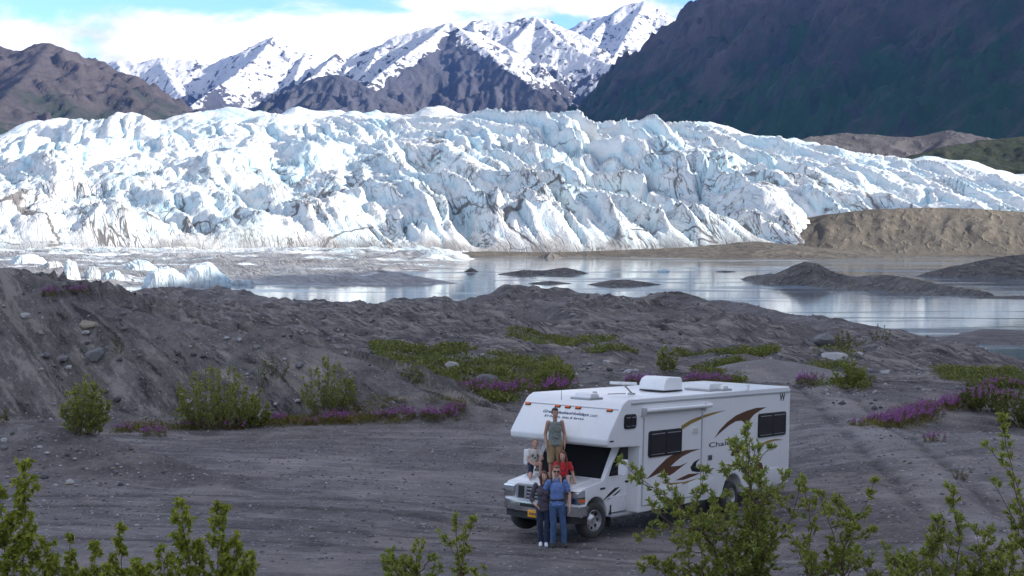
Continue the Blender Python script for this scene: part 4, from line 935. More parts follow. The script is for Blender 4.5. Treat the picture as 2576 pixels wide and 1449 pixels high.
# ---------------------------------------------------------------- people
def V(*a): return Vector(a)
def skin_mat(name, col):
    m, N, b = new_mat(name); p = N.new('ShaderNodeTexCoord').outputs['Object']; f, _ = N.noise(p, 14, 4, 0.6)
    N.put(b.inputs['Base Color'], N.mix(f, tuple(x * 0.88 for x in col), tuple(x * 1.08 for x in col))); b.inputs['Roughness'].default_value = 0.5
    b.inputs['Subsurface Weight'].default_value = 0.08; b.inputs['Subsurface Radius'].default_value = (0.02, 0.008, 0.004)
    return m
def cloth_mat(name, col, var=0.2, scale=9):
    m, N, b = new_mat(name); p = N.new('ShaderNodeTexCoord').outputs['Object']
    f, _ = N.noise(p, scale, 5, 0.65); g, _ = N.noise(N.mapping(p, (1, 1, 0.4)), scale * 1.6, 3, 0.5)
    N.put(b.inputs['Base Color'], N.mix(f, tuple(x * (1 - var) for x in col), tuple(min(1, x * (1 + var)) for x in col))); b.inputs['Roughness'].default_value = 0.85
    b.inputs['Sheen Weight'].default_value = 0.15; N.put(b.inputs['Normal'], N.bump(g, 0.8, 0.03)); return m

class Blob:
    """closed overlapping shapes that are fused into one continuous surface"""
    def __init__(self): self.mb = MB()
    def ell(self, c, r, rot=None, n=14, m=9):
        c = Vector(c); vs = [c + Vector((0, 0, -r[2])) if rot is None else c + rot @ Vector((0, 0, -r[2]))]; fs = []
        for j in range(1, m):
            t = -math.pi / 2 + math.pi * j / m
            for i in range(n):
                a = 2 * math.pi * i / n; v = Vector((r[0] * math.cos(t) * math.cos(a), r[1] * math.cos(t) * math.sin(a), r[2] * math.sin(t)))
                vs.append(c + (rot @ v if rot is not None else v))
        v = Vector((0, 0, r[2])); vs.append(c + (rot @ v if rot is not None else v)); top = len(vs) - 1
        for i in range(n):
            fs.append((0, 1 + (i + 1) % n, 1 + i)); fs.append((top, top - n + i, top - n + (i + 1) % n))
            for j in range(m - 2): fs.append((1 + j * n + i, 1 + j * n + (i + 1) % n, 1 + (j + 1) * n + (i + 1) % n, 1 + (j + 1) * n + i))
        self.mb.add(vs, fs); return self
    def cap(self, p, q, r0, r1, ends=True, n=12):
        p, q = Vector(p), Vector(q); self.mb.cyl(p, q, r0, r1, n)
        if ends: self.ell(p, (r0, r0, r0), n=n, m=7); self.ell(q, (r1, r1, r1), n=n, m=7)
        return self
    def chain(self, pts_, rs, ends=True):
        for (p, q, a, b) in zip(pts_[:-1], pts_[1:], rs[:-1], rs[1:]): self.cap(p, q, a, b, ends)
        return self
    def build(self, name, mat, parent, voxel=0.010, smooth=4, folds=0.0):
        o = self.mb.build(name, mat, None, smooth=False)
        md = o.modifiers.new('fuse', 'REMESH'); md.mode = 'VOXEL'; md.voxel_size = voxel; md.use_smooth_shade = True
        if smooth: sm = o.modifiers.new('soften', 'SMOOTH'); sm.iterations = smooth; sm.factor = 0.5
        dg = bpy.context.evaluated_depsgraph_get(); me = D.meshes.new_from_object(o.evaluated_get(dg)); old = o.data
        o.modifiers.clear(); o.data = me; D.meshes.remove(old); me.name = name
        if not me.materials: me.materials.append(mat)
        if folds:                                        # creases pulled into the cloth
            n = len(me.vertices); co = np.empty(n * 3); me.vertices.foreach_get('co', co); co = co.reshape(-1, 3); nr = np.empty(n * 3); me.vertices.foreach_get('normal', nr); nr = nr.reshape(-1, 3)
            a = np.arctan2(co[:, 1], co[:, 0] + 0.05); w = ridged(co[:, 0] * 7 + co[:, 2] * 5, co[:, 2] * 9 - co[:, 0] * 4 + a, 3) - 0.45; w2 = fbm(co[:, 0] * 16, co[:, 2] * 7 + co[:, 1] * 9, 3)
            co = co + nr * (w * 1.0 + w2 * 0.6)[:, None] * folds; me.vertices.foreach_set('co', co.astype(np.float32).ravel()); me.update()
        o.parent = parent; return o

def hand(B, w, d, side, k, curl=0.5, palm_n=None):
    """palm and five bent fingers from the wrist w along d; side points to the thumb"""
    d = Vector(d).normalized(); s = (Vector(side) - d * Vector(side).dot(d)).normalized(); n = d.cross(s)
    if palm_n is not None and n.dot(Vector(palm_n)) < 0: n = -n
    w = Vector(w); R = Matrix((s, n, d)).transposed()
    B.ell(w + d * 0.045 * k, (0.040 * k, 0.018 * k, 0.052 * k), R)
    for i, ln in enumerate((0.070, 0.078, 0.072, 0.056)):
        b = w + d * 0.085 * k + s * (0.028 - 0.0185 * i) * k; m = b + (d * math.cos(curl * 0.6) + n * math.sin(curl * 0.6)) * ln * 0.5 * k
        e = m + (d * math.cos(curl * 1.7) + n * math.sin(curl * 1.7)) * ln * 0.5 * k
        B.chain([b - d * 0.02 * k, b, m, e], [0.0095 * k, 0.0095 * k, 0.0088 * k, 0.0075 * k])
    t0 = w + d * 0.025 * k + s * 0.032 * k; t1 = t0 + (d * 0.6 + s * 0.7 + n * 0.2).normalized() * 0.035 * k; t2 = t1 + (d * 0.9 + s * 0.15 + n * 0.35).normalized() * 0.03 * k
    B.chain([t0, t1, t2], [0.012 * k, 0.0105 * k, 0.008 * k])

def face(root, hc, R, k, skin, hair, glasses=False, smile=True):
    P = lambda x, y, z: Vector(hc) + R @ Vector((x * k, y * k, z * k))
    M_EYE = MATS['eye']; M_LIP = MATS['lip']
    for sx in (-1, 1):
        if not glasses:
            MB_ = Blob().ell(P(0.031 * sx, -0.083, 0.004), (0.013 * k, 0.008 * k, 0.007 * k), R, 8, 6); e = MB_.mb.build('eye', MATS['eyewhite'], root)
            Blob().ell(P(0.031 * sx, -0.0895, 0.004), (0.006 * k, 0.004 * k, 0.006 * k), R, 8, 6).mb.build('iris', M_EYE, e)
        Blob().ell(P(0.032 * sx, -0.086, 0.024), (0.018 * k, 0.006 * k, 0.004 * k), R, 8, 6).mb.build('eyebrow', hair, root)
    Blob().ell(P(0, -0.086, -0.052), (0.024 * k, 0.008 * k, 0.006 * k), R, 8, 6).mb.build('mouth', M_LIP, root)
    if smile: Blob().ell(P(0, -0.0905, -0.050), (0.016 * k, 0.005 * k, 0.0035 * k), R, 8, 6).mb.build('teeth', MATS['eyewhite'], root)
    if glasses:
        g = MB()
        for sx in (-1, 1):
            g.prism(rrect(0.034 * sx - 0.025, 0.034 * sx + 0.025, -0.016, 0.016, 0.011, 4), -0.104, -0.096); g.box((0.064 * sx, -0.05, 0.006), (0.004, 0.10, 0.008))
        g.box((0, -0.100, 0.004), (0.02, 0.006, 0.006))
        g.v = [tuple(P(*v)) for v in g.v]; g.build('sunglasses', M_GLASS, root)

def head_prims(B, hc, R, k, child=False):
    P = lambda x, y, z: Vector(hc) + R @ Vector((x * k, y * k, z * k))
    B.ell(P(0, 0.008, 0.028), (0.076 * k, 0.094 * k, 0.088 * k), R); B.ell(P(0, -0.018, -0.035), (0.062 * k, 0.072 * k, 0.080 * k), R)
    B.ell(P(0, -0.058, -0.082), (0.030 * k, 0.026 * k, 0.026 * k), R)
    B.chain([P(0, -0.084, 0.008), P(0, -0.104, -0.022)], [0.009 * k, 0.0135 * k])
    for sx in (-1, 1):
        B.ell(P(0.078 * sx, 0.008, -0.008), (0.010 * k, 0.018 * k, 0.030 * k), R); B.ell(P(0.034 * sx, -0.058, -0.020), (0.026 * k, 0.026 * k, 0.022 * k), R)

MATS = dict(eye=simple_mat('dark_iris', (0.02, 0.015, 0.012), 0.2), eyewhite=simple_mat('eye_white', (0.75, 0.73, 0.70), 0.3), lip=simple_mat('lips', (0.42, 0.14, 0.12), 0.5))
SK1 = skin_mat('tanned_skin', (0.46, 0.255, 0.165)); SK2 = skin_mat('light_skin', (0.55, 0.32, 0.235))
H_DARK = simple_mat('dark_brown_hair', (0.022, 0.014, 0.010), 0.55, 0, 0.4, 30, bump=0.4); H_RED = simple_mat('auburn_hair', (0.16, 0.052, 0.022), 0.5, 0, 0.4, 30, bump=0.4)
H_LONG = simple_mat('reddish_brown_hair', (0.10, 0.030, 0.020), 0.5, 0, 0.4, 30, bump=0.4); H_FAIR = simple_mat('light_brown_hair', (0.17, 0.075, 0.035), 0.5, 0, 0.3, 30, bump=0.4)

def figure(name, label, loc, rz, H, J, skin, hair_mat, hair_fn, tops, legs, feet, head_rot=(0, 0, 0), fem=False, glasses=False, parent_only=None, hk=1.0, curlL=0.5, curlR=0.5, handL=None, handR=None):
    """J: joints in metres, local frame, facing -y, x to the viewer's right. tops/legs: clothing specs"""
    root = empty(name, loc, rz); tag(root, label, 'person', 'family of five posing at the motorhome')
    k = H / 1.75; hk = k * hk; R = Matrix.Rotation(head_rot[2], 3, 'Z') @ Matrix.Rotation(head_rot[0], 3, 'X') @ Matrix.Rotation(head_rot[1], 3, 'Y')
    j = {n: Vector(p) for n, p in J.items()}
    sw = 0.88 if fem else 1.0
    B = Blob(); head_prims(B, j['head'], R, hk)
    up = (j['chest'] - j['pelvis']).normalized()
    B.chain([j['neck'], j['head'] + R @ Vector((0, 0.015 * hk, -0.06 * hk))], [0.056 * k * sw, 0.050 * k * sw])
    def torso(Bx, g, waist=True):
        xa = (j['shL'] - j['shR']).normalized(); Rt = Matrix((xa, up.cross(xa), up)).transposed()
        Bx.ell(j['chest'], (0.145 * k * sw + g, 0.100 * k + g, 0.155 * k + g), Rt); Bx.ell(j['chest'] + up * 0.085 * k, (0.128 * k * sw + g, 0.080 * k + g, 0.070 * k + g), Rt)
        mid = (j['chest'] + j['pelvis']) / 2; Bx.ell(mid, ((0.112 if fem else 0.128) * k + g, 0.098 * k + g, 0.15 * k + g), Rt)
        Bx.ell(j['pelvis'], ((0.148 if fem else 0.138) * k + g, 0.100 * k + g, 0.105 * k + g), Rt)
        if fem:
            for sx in (-1, 1): Bx.ell(j['chest'] + Rt @ Vector((0.07 * sx * k, -0.085 * k, 0.0)), (0.062 * k + g * 0.7, 0.05 * k + g * 0.7, 0.058 * k + g * 0.7), Rt)
        return Rt
    torso(B, 0)
    for s in 'LR':
        B.chain([j['sh' + s], j['el' + s], j['wr' + s]], [0.054 * k * sw, 0.041 * k * sw, 0.029 * k * sw])
        d = j['wr' + s] - j['el' + s]; hv = handL if s == 'L' else handR
        dd, th = (d, Vector((0, -1, 0.1))) if hv is None else (Vector(hv[0]), Vector(hv[1]))
        hand(B, j['wr' + s], dd, th, k * (0.92 if fem else 1.0), curlL if s == 'L' else curlR)
        B.chain([j['hip' + s], j['kn' + s], j['an' + s]], [0.083 * k, 0.055 * k, 0.037 * k]); cm = j['kn' + s].lerp(j['an' + s], 0.3); B.ell(cm, (0.052 * k,) * 3)
        B.chain([j['an' + s], j['toe' + s]], [0.036 * k, 0.028 * k])
    B.build('body', skin, root, 0.0092, 2)
    face(root, j['head'], R, hk, skin, hair_mat, glasses)
    # clothing
    for spec in tops:
        C = Blob(); g = spec.get('g', 0.014) * k; Rt = torso(C, g)
        for s in 'LR':
            f = spec['sleeve']
            if f > 0:
                if f <= 1: C.cap(j['sh' + s], j['sh' + s].lerp(j['el' + s], f), (0.054 * sw) * k + g * 0.4, 0.050 * sw * k + g * 0.8)
                else: C.chain([j['sh' + s], j['el' + s], j['el' + s].lerp(j['wr' + s], f - 1)], [0.058 * sw * k + g * 0.6, 0.047 * sw * k + g * 0.8, 0.038 * sw * k + g * 0.8])
            else: C.ell(j['sh' + s] - (j['sh' + s] - j['chest']).normalized() * 0.03 * k, (0.052 * k, 0.056 * k, 0.055 * k))
        hem = j['pelvis'] - up * spec.get('hem', 0.05) * k
        C.ell(hem, ((0.140 if not fem else 0.150) * k + g * 1.3, 0.106 * k + g * 1.3, 0.07 * k), Rt)
        if spec.get('collar'): C.chain([j['neck'] + Vector((0, 0.01, -0.02 * k)), j['neck'] + Vector((0, 0.0, 0.022 * k))], [0.075 * k, 0.062 * k])
        C.build('shirt', spec['mat'], root, 0.011, 4, 0.020)
        for e in spec.get('extra', ()): e(root, j, k, Rt)
    for spec in legs:
        C = Blob(); g = spec.get('g', 0.014) * k; xa = (j['hipL'] - j['hipR']).normalized()
        C.ell(j['pelvis'] + Vector((0, 0, 0.0)), (0.138 * k + g, 0.102 * k + g, 0.105 * k + g))
        for s in 'LR':
            f = spec['len']
            if f <= 1: C.cap(j['hip' + s], j['hip' + s].lerp(j['kn' + s], f), 0.088 * k + g, spec.get('cuff', 0.075) * k + g * 0.6)
            else: C.chain([j['hip' + s], j['kn' + s], j['kn' + s].lerp(j['an' + s], f - 1)], [0.084 * k + g, 0.060 * k + g, spec.get('cuff', 0.058) * k + g * 0.5])
        C.build('trousers' if spec['len'] > 1 else 'shorts', spec['mat'], root, 0.011, 4, 0.018)
    for s in 'LR':
        if feet:
            C = Blob(); a, t = j['an' + s], j['toe' + s]; d = (t - a); d.z = 0; d = d.normalized() if d.length > 0.01 else Vector((0, -1, 0)); zb = min(a.z, t.z)
            C.ell(Vector((a.x, a.y, zb + 0.028 * k)), (0.042 * k, 0.050 * k, 0.045 * k)); C.ell(t + Vector((0, 0, 0.006 * k)) - d * 0.02 * k, (0.046 * k, 0.075 * k, 0.040 * k)); C.cap(a + Vector((0, 0, -0.01 * k)), t, 0.047 * k, 0.036 * k)
            o = C.build('shoe', feet, root, 0.010, 2)
    if hair_fn:
        C = Blob(); hair_fn(C, lambda x, y, z: j['head'] + R @ Vector((x * hk, y * hk, z * hk)), R, hk, j)
        C.build('hair', hair_mat, root, 0.009, 2)
    return root

def hair_short(C, P, R, k, j):
    C.ell(P(0, 0.026, 0.050), (0.083 * k, 0.090 * k, 0.078 * k), R); C.ell(P(0, -0.045, 0.088), (0.056 * k, 0.040 * k, 0.026 * k), R)
    for sx in (-1, 1): C.ell(P(0.070 * sx, 0.02, 0.02), (0.014 * k, 0.045 * k, 0.045 * k), R)
def hair_crop(C, P, R, k, j):
    C.ell(P(0, 0.028, 0.042), (0.079 * k, 0.086 * k, 0.078 * k), R)
def hair_back(C, P, R, k, j):
    C.ell(P(0, 0.020, 0.040), (0.082 * k, 0.092 * k, 0.084 * k), R); C.ell(P(0, 0.10, 0.03), (0.04 * k, 0.045 * k, 0.045 * k), R); C.chain([P(0, 0.12, 0.03), P(0.0, 0.13, -0.10)], [0.03 * k, 0.018 * k])
def hair_long(len_=0.24, sway=0.0):
    def fn(C, P, R, k, j):
        C.ell(P(0, 0.024, 0.040), (0.086 * k, 0.094 * k, 0.088 * k), R); C.ell(P(0.02, -0.05, 0.085), (0.052 * k, 0.036 * k, 0.024 * k), R)
        for sx in (-1, 1):
            C.chain([P(0.066 * sx, -0.02, 0.05), P(0.086 * sx, -0.005, -0.03), P(0.094 * sx + sway * 0.4, -0.015, -0.12), P(0.092 * sx + sway, -0.05, -len_)], [0.026 * k, 0.028 * k, 0.030 * k, 0.012 * k])
            C.chain([P(0.05 * sx, 0.07, 0.02), P(0.07 * sx + sway * 0.3, 0.08, -0.10), P(0.06 * sx + sway, 0.075, -len_ * 1.1)], [0.045 * k, 0.045 * k, 0.02 * k])
        C.chain([P(0, 0.085, 0.0), P(sway * 0.5, 0.09, -0.13), P(sway, 0.085, -len_ * 1.15)], [0.05 * k, 0.05 * k, 0.025 * k])
    return fn

def stand(H, **over):
    k = H
    J = dict(head=(0, -0.012 * k, 0.930 * k), neck=(0, 0.004 * k, 0.838 * k), chest=(0, 0, 0.715 * k), pelvis=(0, 0, 0.545 * k))
    for s, x in (('L', 1), ('R', -1)):
        J['sh' + s] = (0.105 * k * x, 0.004 * k, 0.808 * k); J['el' + s] = (0.145 * k * x, 0.012 * k, 0.632 * k); J['wr' + s] = (0.150 * k * x, -0.03 * k, 0.488 * k)
        J['hip' + s] = (0.052 * k * x, 0, 0.515 * k); J['kn' + s] = (0.058 * k * x, -0.012 * k, 0.285 * k); J['an' + s] = (0.062 * k * x, 0.012 * k, 0.048 * k); J['toe' + s] = (0.070 * k * x, -0.085 * k, 0.022 * k)
    J.update(over); return J

C_BLUE = cloth_mat('blue_polo_cloth', (0.12, 0.20, 0.43)); C_PLUM = cloth_mat('plum_grey_cloth', (0.075, 0.062, 0.085)); C_JEAN = cloth_mat('blue_denim', (0.045, 0.095, 0.20), 0.35, 6); C_DJEAN = cloth_mat('dark_denim', (0.014, 0.024, 0.060), 0.35, 6)
C_GREY = cloth_mat('grey_green_cloth', (0.19, 0.205, 0.185)); C_KHAKI = cloth_mat('khaki_cloth', (0.33, 0.225, 0.115)); C_CREAM = cloth_mat('cream_cloth', (0.66, 0.61, 0.55), 0.1); C_RED = cloth_mat('red_cloth', (0.52, 0.022, 0.030)); C_NAVY = cloth_mat('navy_cloth', (0.016, 0.022, 0.05))
C_WSHOE = cloth_mat('white_shoe_leather', (0.75, 0.76, 0.80), 0.08); C_DSHOE = cloth_mat('dark_shoe_leather', (0.022, 0.014, 0.012)); C_SAND = cloth_mat('dark_sandal_leather', (0.03, 0.022, 0.02))

def hood_pt(x, y, z): return RVM @ Vector((x, y, z))
# man and woman on the gravel in front of the bumper
mx_, my_ = 0.975, 31.38; HM = 1.74
def polo(root, j, k, Rt):
    B = Blob().ell(j['shL'].lerp(j['elL'], 0.50) + Vector((0.055 * k, -0.03 * k, 0)), (0.006 * k, 0.022 * k, 0.022 * k), None, 10, 6); B.mb.build('sleeve_badge', C_CREAM, root)
    b = MB().box(j['pelvis'] + Vector((0, -0.001, 0.085 * k)), (0.300 * k, 0.232 * k, 0.030 * k)).build('belt', C_DSHOE, root, 0.01)
    for i in range(3): Blob().ell(j['chest'] + Vector((0, -0.124 * k, (0.10 - 0.045 * i) * k)), (0.005, 0.004, 0.005), None, 6, 5).mb.build('button', C_CREAM, root)
figure('person', 'man in blue polo shirt, jeans and sunglasses standing before the bumper', (mx_, my_, gz(mx_, my_)), 0.10, HM,
    stand(HM, elL=(0.275, 0.02, 1.12), wrL=(0.265, -0.10, 0.875), elR=(-0.27, 0.10, 1.19), wrR=(-0.34, 0.17, 0.99), head=(-0.01, -0.03, 1.655), knL=(0.13, -0.03, 0.50), anL=(0.15, -0.02, 0.085), toeL=(0.17, -0.19, 0.04), knR=(-0.08, -0.03, 0.50), anR=(-0.09, -0.03, 0.085), toeR=(-0.13, -0.20, 0.04)),
    SK2, H_FAIR, hair_short, [dict(mat=C_BLUE, sleeve=0.62, g=0.016, hem=0.02, collar=True, extra=(polo,))], [dict(mat=C_JEAN, len=1.98, g=0.006)], C_DSHOE, head_rot=(0.05, 0.06, -0.15), glasses=True)
wx0, wy0 = 0.685, 31.48; HWm = 1.62
figure('person', 'woman in plum grey shirt with long reddish hair, hand in jeans pocket', (wx0, wy0, gz(wx0, wy0)), 0.0, HWm,
    stand(HWm, elR=(-0.27, 0.05, 1.02), wrR=(-0.175, -0.13, 0.90), elL=(0.22, 0.10, 1.03), wrL=(0.27, 0.16, 0.86), head=(0.015, -0.02, 1.515), knR=(-0.075, -0.02, 0.46), anR=(-0.06, 0.0, 0.08), toeR=(-0.07, -0.15, 0.036), knL=(0.09, -0.03, 0.46), anL=(0.06, -0.05, 0.08), toeL=(0.055, -0.20, 0.036)),
    SK2, H_LONG, hair_long(0.26), [dict(mat=C_PLUM, sleeve=1.45, g=0.020, hem=0.10)], [dict(mat=C_DJEAN, len=1.98, g=0.010)], C_WSHOE, head_rot=(0.03, -0.10, 0.06), fem=True, handR=((0.75, -0.35, -0.55), (0.2, -0.6, 0.7)))
# boy standing on the bonnet
bp_ = hood_pt(-0.30, -0.10, 1.180); HB = 1.66
figure('person', 'boy in grey sleeveless shirt and khaki shorts standing on the bonnet', bp_, 0.10, HB,
    stand(HB, shL=(0.155, 0.006, 1.335), shR=(-0.155, 0.006, 1.335), elL=(0.215, 0.05, 1.06), wrL=(0.205, -0.05, 0.83), elR=(-0.215, 0.05, 1.06), wrR=(-0.20, -0.06, 0.83)),
    SK1, H_DARK, hair_short, [dict(mat=C_GREY, sleeve=0, g=0.026, hem=0.045)], [dict(mat=C_KHAKI, len=0.98, g=0.010, cuff=0.080)], C_DSHOE, head_rot=(0.06, 0, 0.1))
# girl crouching on the bonnet, one knee down
gp = hood_pt(-0.16, 0.56, 1.19)
JG = dict(head=(0.0, -0.10, 0.795), neck=(0, -0.06, 0.675), chest=(0, -0.03, 0.555), pelvis=(0, 0.05, 0.36), shL=(0.125, -0.04, 0.635), shR=(-0.125, -0.04, 0.635), elL=(0.165, -0.12, 0.455), elR=(-0.17, -0.12, 0.43), wrL=(0.03, -0.24, 0.385), wrR=(-0.05, -0.25, 0.345),
    hipL=(0.075, 0.04, 0.33), hipR=(-0.075, 0.04, 0.33), knL=(0.105, -0.25, 0.37), knR=(-0.125, -0.235, 0.07), anL=(0.10, -0.17, 0.06), anR=(-0.11, 0.10, 0.07), toeL=(0.10, -0.29, 0.028), toeR=(-0.11, 0.20, 0.05))
def print_mark(root, j, k, Rt):
    for x in (-0.055, 0.055): Blob().ell(j['chest'] + Rt @ Vector((x, -0.118 * k, 0.01)), (0.016, 0.008, 0.05), Rt, 8, 6).mb.build('shirt_print', C_NAVY, root)
    Blob().ell(j['chest'] + Rt @ Vector((0, -0.118 * k, -0.05)), (0.03, 0.008, 0.022), Rt, 8, 6).mb.build('shirt_print', C_PLUM, root)
figure('person', 'girl in cream printed shirt kneeling on one knee on the bonnet', gp, 0.12, 1.36, JG, SK2, H_FAIR, hair_back, [dict(mat=C_CREAM, sleeve=0.5, g=0.016, hem=0.0, extra=(print_mark,))], [dict(mat=C_NAVY, len=0.62, g=0.014)], C_SAND, head_rot=(0.05, 0.0, 0.05), hk=1.12, handL=((-0.9, -0.2, -0.1), (0, -0.2, 1)), handR=((0.9, -0.2, 0.1), (0, -0.2, 1)))
# girl sitting on the bonnet against the windscreen
rp_ = hood_pt(-0.38, -0.36, 1.165)
JR = dict(head=(-0.005, -0.03, 0.575), neck=(0, 0.0, 0.455), chest=(0, 0.01, 0.325), pelvis=(0, 0.02, 0.11), shL=(0.135, 0.01, 0.41), shR=(-0.135, 0.01, 0.41), elL=(0.205, 0.02, 0.22), elR=(-0.19, -0.02, 0.22), wrL=(0.235, -0.06, 0.055), wrR=(-0.16, -0.17, 0.12),
    hipL=(0.075, 0.0, 0.09), hipR=(-0.075, 0.0, 0.09), knL=(0.10, -0.33, 0.20), knR=(-0.07, -0.33, 0.20), anL=(0.09, -0.50, -0.06), anR=(-0.06, -0.50, -0.06), toeL=(0.09, -0.60, -0.075), toeR=(-0.06, -0.60, -0.075))
figure('person', 'girl in red shirt with long auburn hair sitting on the bonnet', rp_, 0.0, 1.48, {a: tuple(1.10 * c for c in b) for a, b in JR.items()}, SK2, H_RED, hair_long(0.25, 0.03), [dict(mat=C_RED, sleeve=0.55, g=0.018, hem=0.0)], [dict(mat=C_NAVY, len=0.7, g=0.014)], C_SAND, head_rot=(0.03, 0.03, 0.05), hk=1.10, handL=((0.25, -0.75, -0.35), (-0.8, 0, 0.2)), curlL=0.25)
# ---------------------------------------------------------------- plants
def leaf_mat(name, a, b, c, trans=0.5):
    m = D.materials.new(name); m.use_nodes = True; m.node_tree.nodes.clear(); N = Nodes(m.node_tree)
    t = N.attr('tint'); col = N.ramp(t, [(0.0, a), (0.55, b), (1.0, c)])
    d = N.new('ShaderNodeBsdfPrincipled'); N.put(d.inputs['Base Color'], col); d.inputs['Roughness'].default_value = 0.5; d.inputs['Specular IOR Level'].default_value = 0.35
    tr = N.new('ShaderNodeBsdfTranslucent'); N.put(tr.inputs[0], N.mix(0.4, col, (0.38, 0.42, 0.06)))
    mx = N.new('ShaderNodeMixShader'); mx.inputs[0].default_value = trans; N.l.new(d.outputs[0], mx.inputs[1]); N.l.new(tr.outputs[0], mx.inputs[2])
    N.l.new(mx.outputs[0], N.new('ShaderNodeOutputMaterial').inputs[0]); return m
M_WILLOW = leaf_mat('willow_leaf', (0.115, 0.140, 0.034), (0.28, 0.31, 0.072), (0.46, 0.48, 0.15))
M_POPLAR = leaf_mat('poplar_leaf', (0.110, 0.140, 0.020), (0.28, 0.31, 0.042), (0.47, 0.46, 0.09))
M_MAT = leaf_mat('mat_shrub_leaf', (0.045, 0.058, 0.016), (0.115, 0.132, 0.026), (0.22, 0.225, 0.05), 0.2)
M_WEEDLEAF = leaf_mat('fireweed_leaf', (0.06, 0.065, 0.015), (0.13, 0.115, 0.02), (0.20, 0.085, 0.03), 0.25)
M_FLOWER = leaf_mat('magenta_petal', (0.24, 0.06, 0.25), (0.38, 0.10, 0.39), (0.52, 0.20, 0.50), 0.2)
M_BARK = simple_mat('reddish_bark', (0.12, 0.062, 0.045), 0.8, 0, 0.4, 20); M_TWIG = simple_mat('grey_brown_twig', (0.10, 0.075, 0.06), 0.8, 0, 0.4, 20)
rngN = np.random.default_rng(5)

def leaves_mesh(P, Dv, L, width=0.34, droop=0.0, seed=0, tint=None):
    """P leaf bases (n,3), Dv directions (n,3), L lengths (n) -> folded leaves"""
    n = len(P); r = np.random.default_rng(seed); Dv = Dv / (np.linalg.norm(Dv, axis=1, keepdims=True) + 1e-9)
    ref = r.normal(size=(n, 3)); S = np.cross(Dv, ref); S /= (np.linalg.norm(S, axis=1, keepdims=True) + 1e-9); U = np.cross(S, Dv)
    L = L[:, None]; w = L * width * 0.5; down = np.array([0, 0, -1.0]) * droop * L
    p0 = P; p1 = P + Dv * L * 0.42 + down * 0.3; p2 = P + Dv * L + down
    a = P + Dv * L * 0.35 + S * w + U * w * 0.35 + down * 0.25; b = P + Dv * L * 0.35 - S * w + U * w * 0.35 + down * 0.25
    V_ = np.stack([p0, a, p2, b], 1).reshape(-1, 3); i = np.arange(n)[:, None] * 4
    F = np.concatenate([i + np.array([[0, 1, 2]]), i + np.array([[0, 2, 3]])], 0)
    if tint is None: tint = r.uniform(0, 1, n) ** 1.1
    return V_, F, np.repeat(tint, 4)

def tube(mb, pts_, rs, n=5):
    for p, q, a, b in zip(pts_[:-1], pts_[1:], rs[:-1], rs[1:]): mb.cyl(p, q, a, b, n, cap=False)

def resample(pl, m):
    pl = np.array(pl, float); d = np.concatenate([[0], np.cumsum(np.linalg.norm(np.diff(pl, axis=0), axis=1))]); s = np.linspace(0, d[-1], m)
    q = np.stack([np.interp(s, d, pl[:, k]) for k in range(3)], 1)
    for _ in range(2): q[1:-1] = 0.25 * q[:-2] + 0.5 * q[1:-1] + 0.25 * q[2:]
    return q, d[-1]

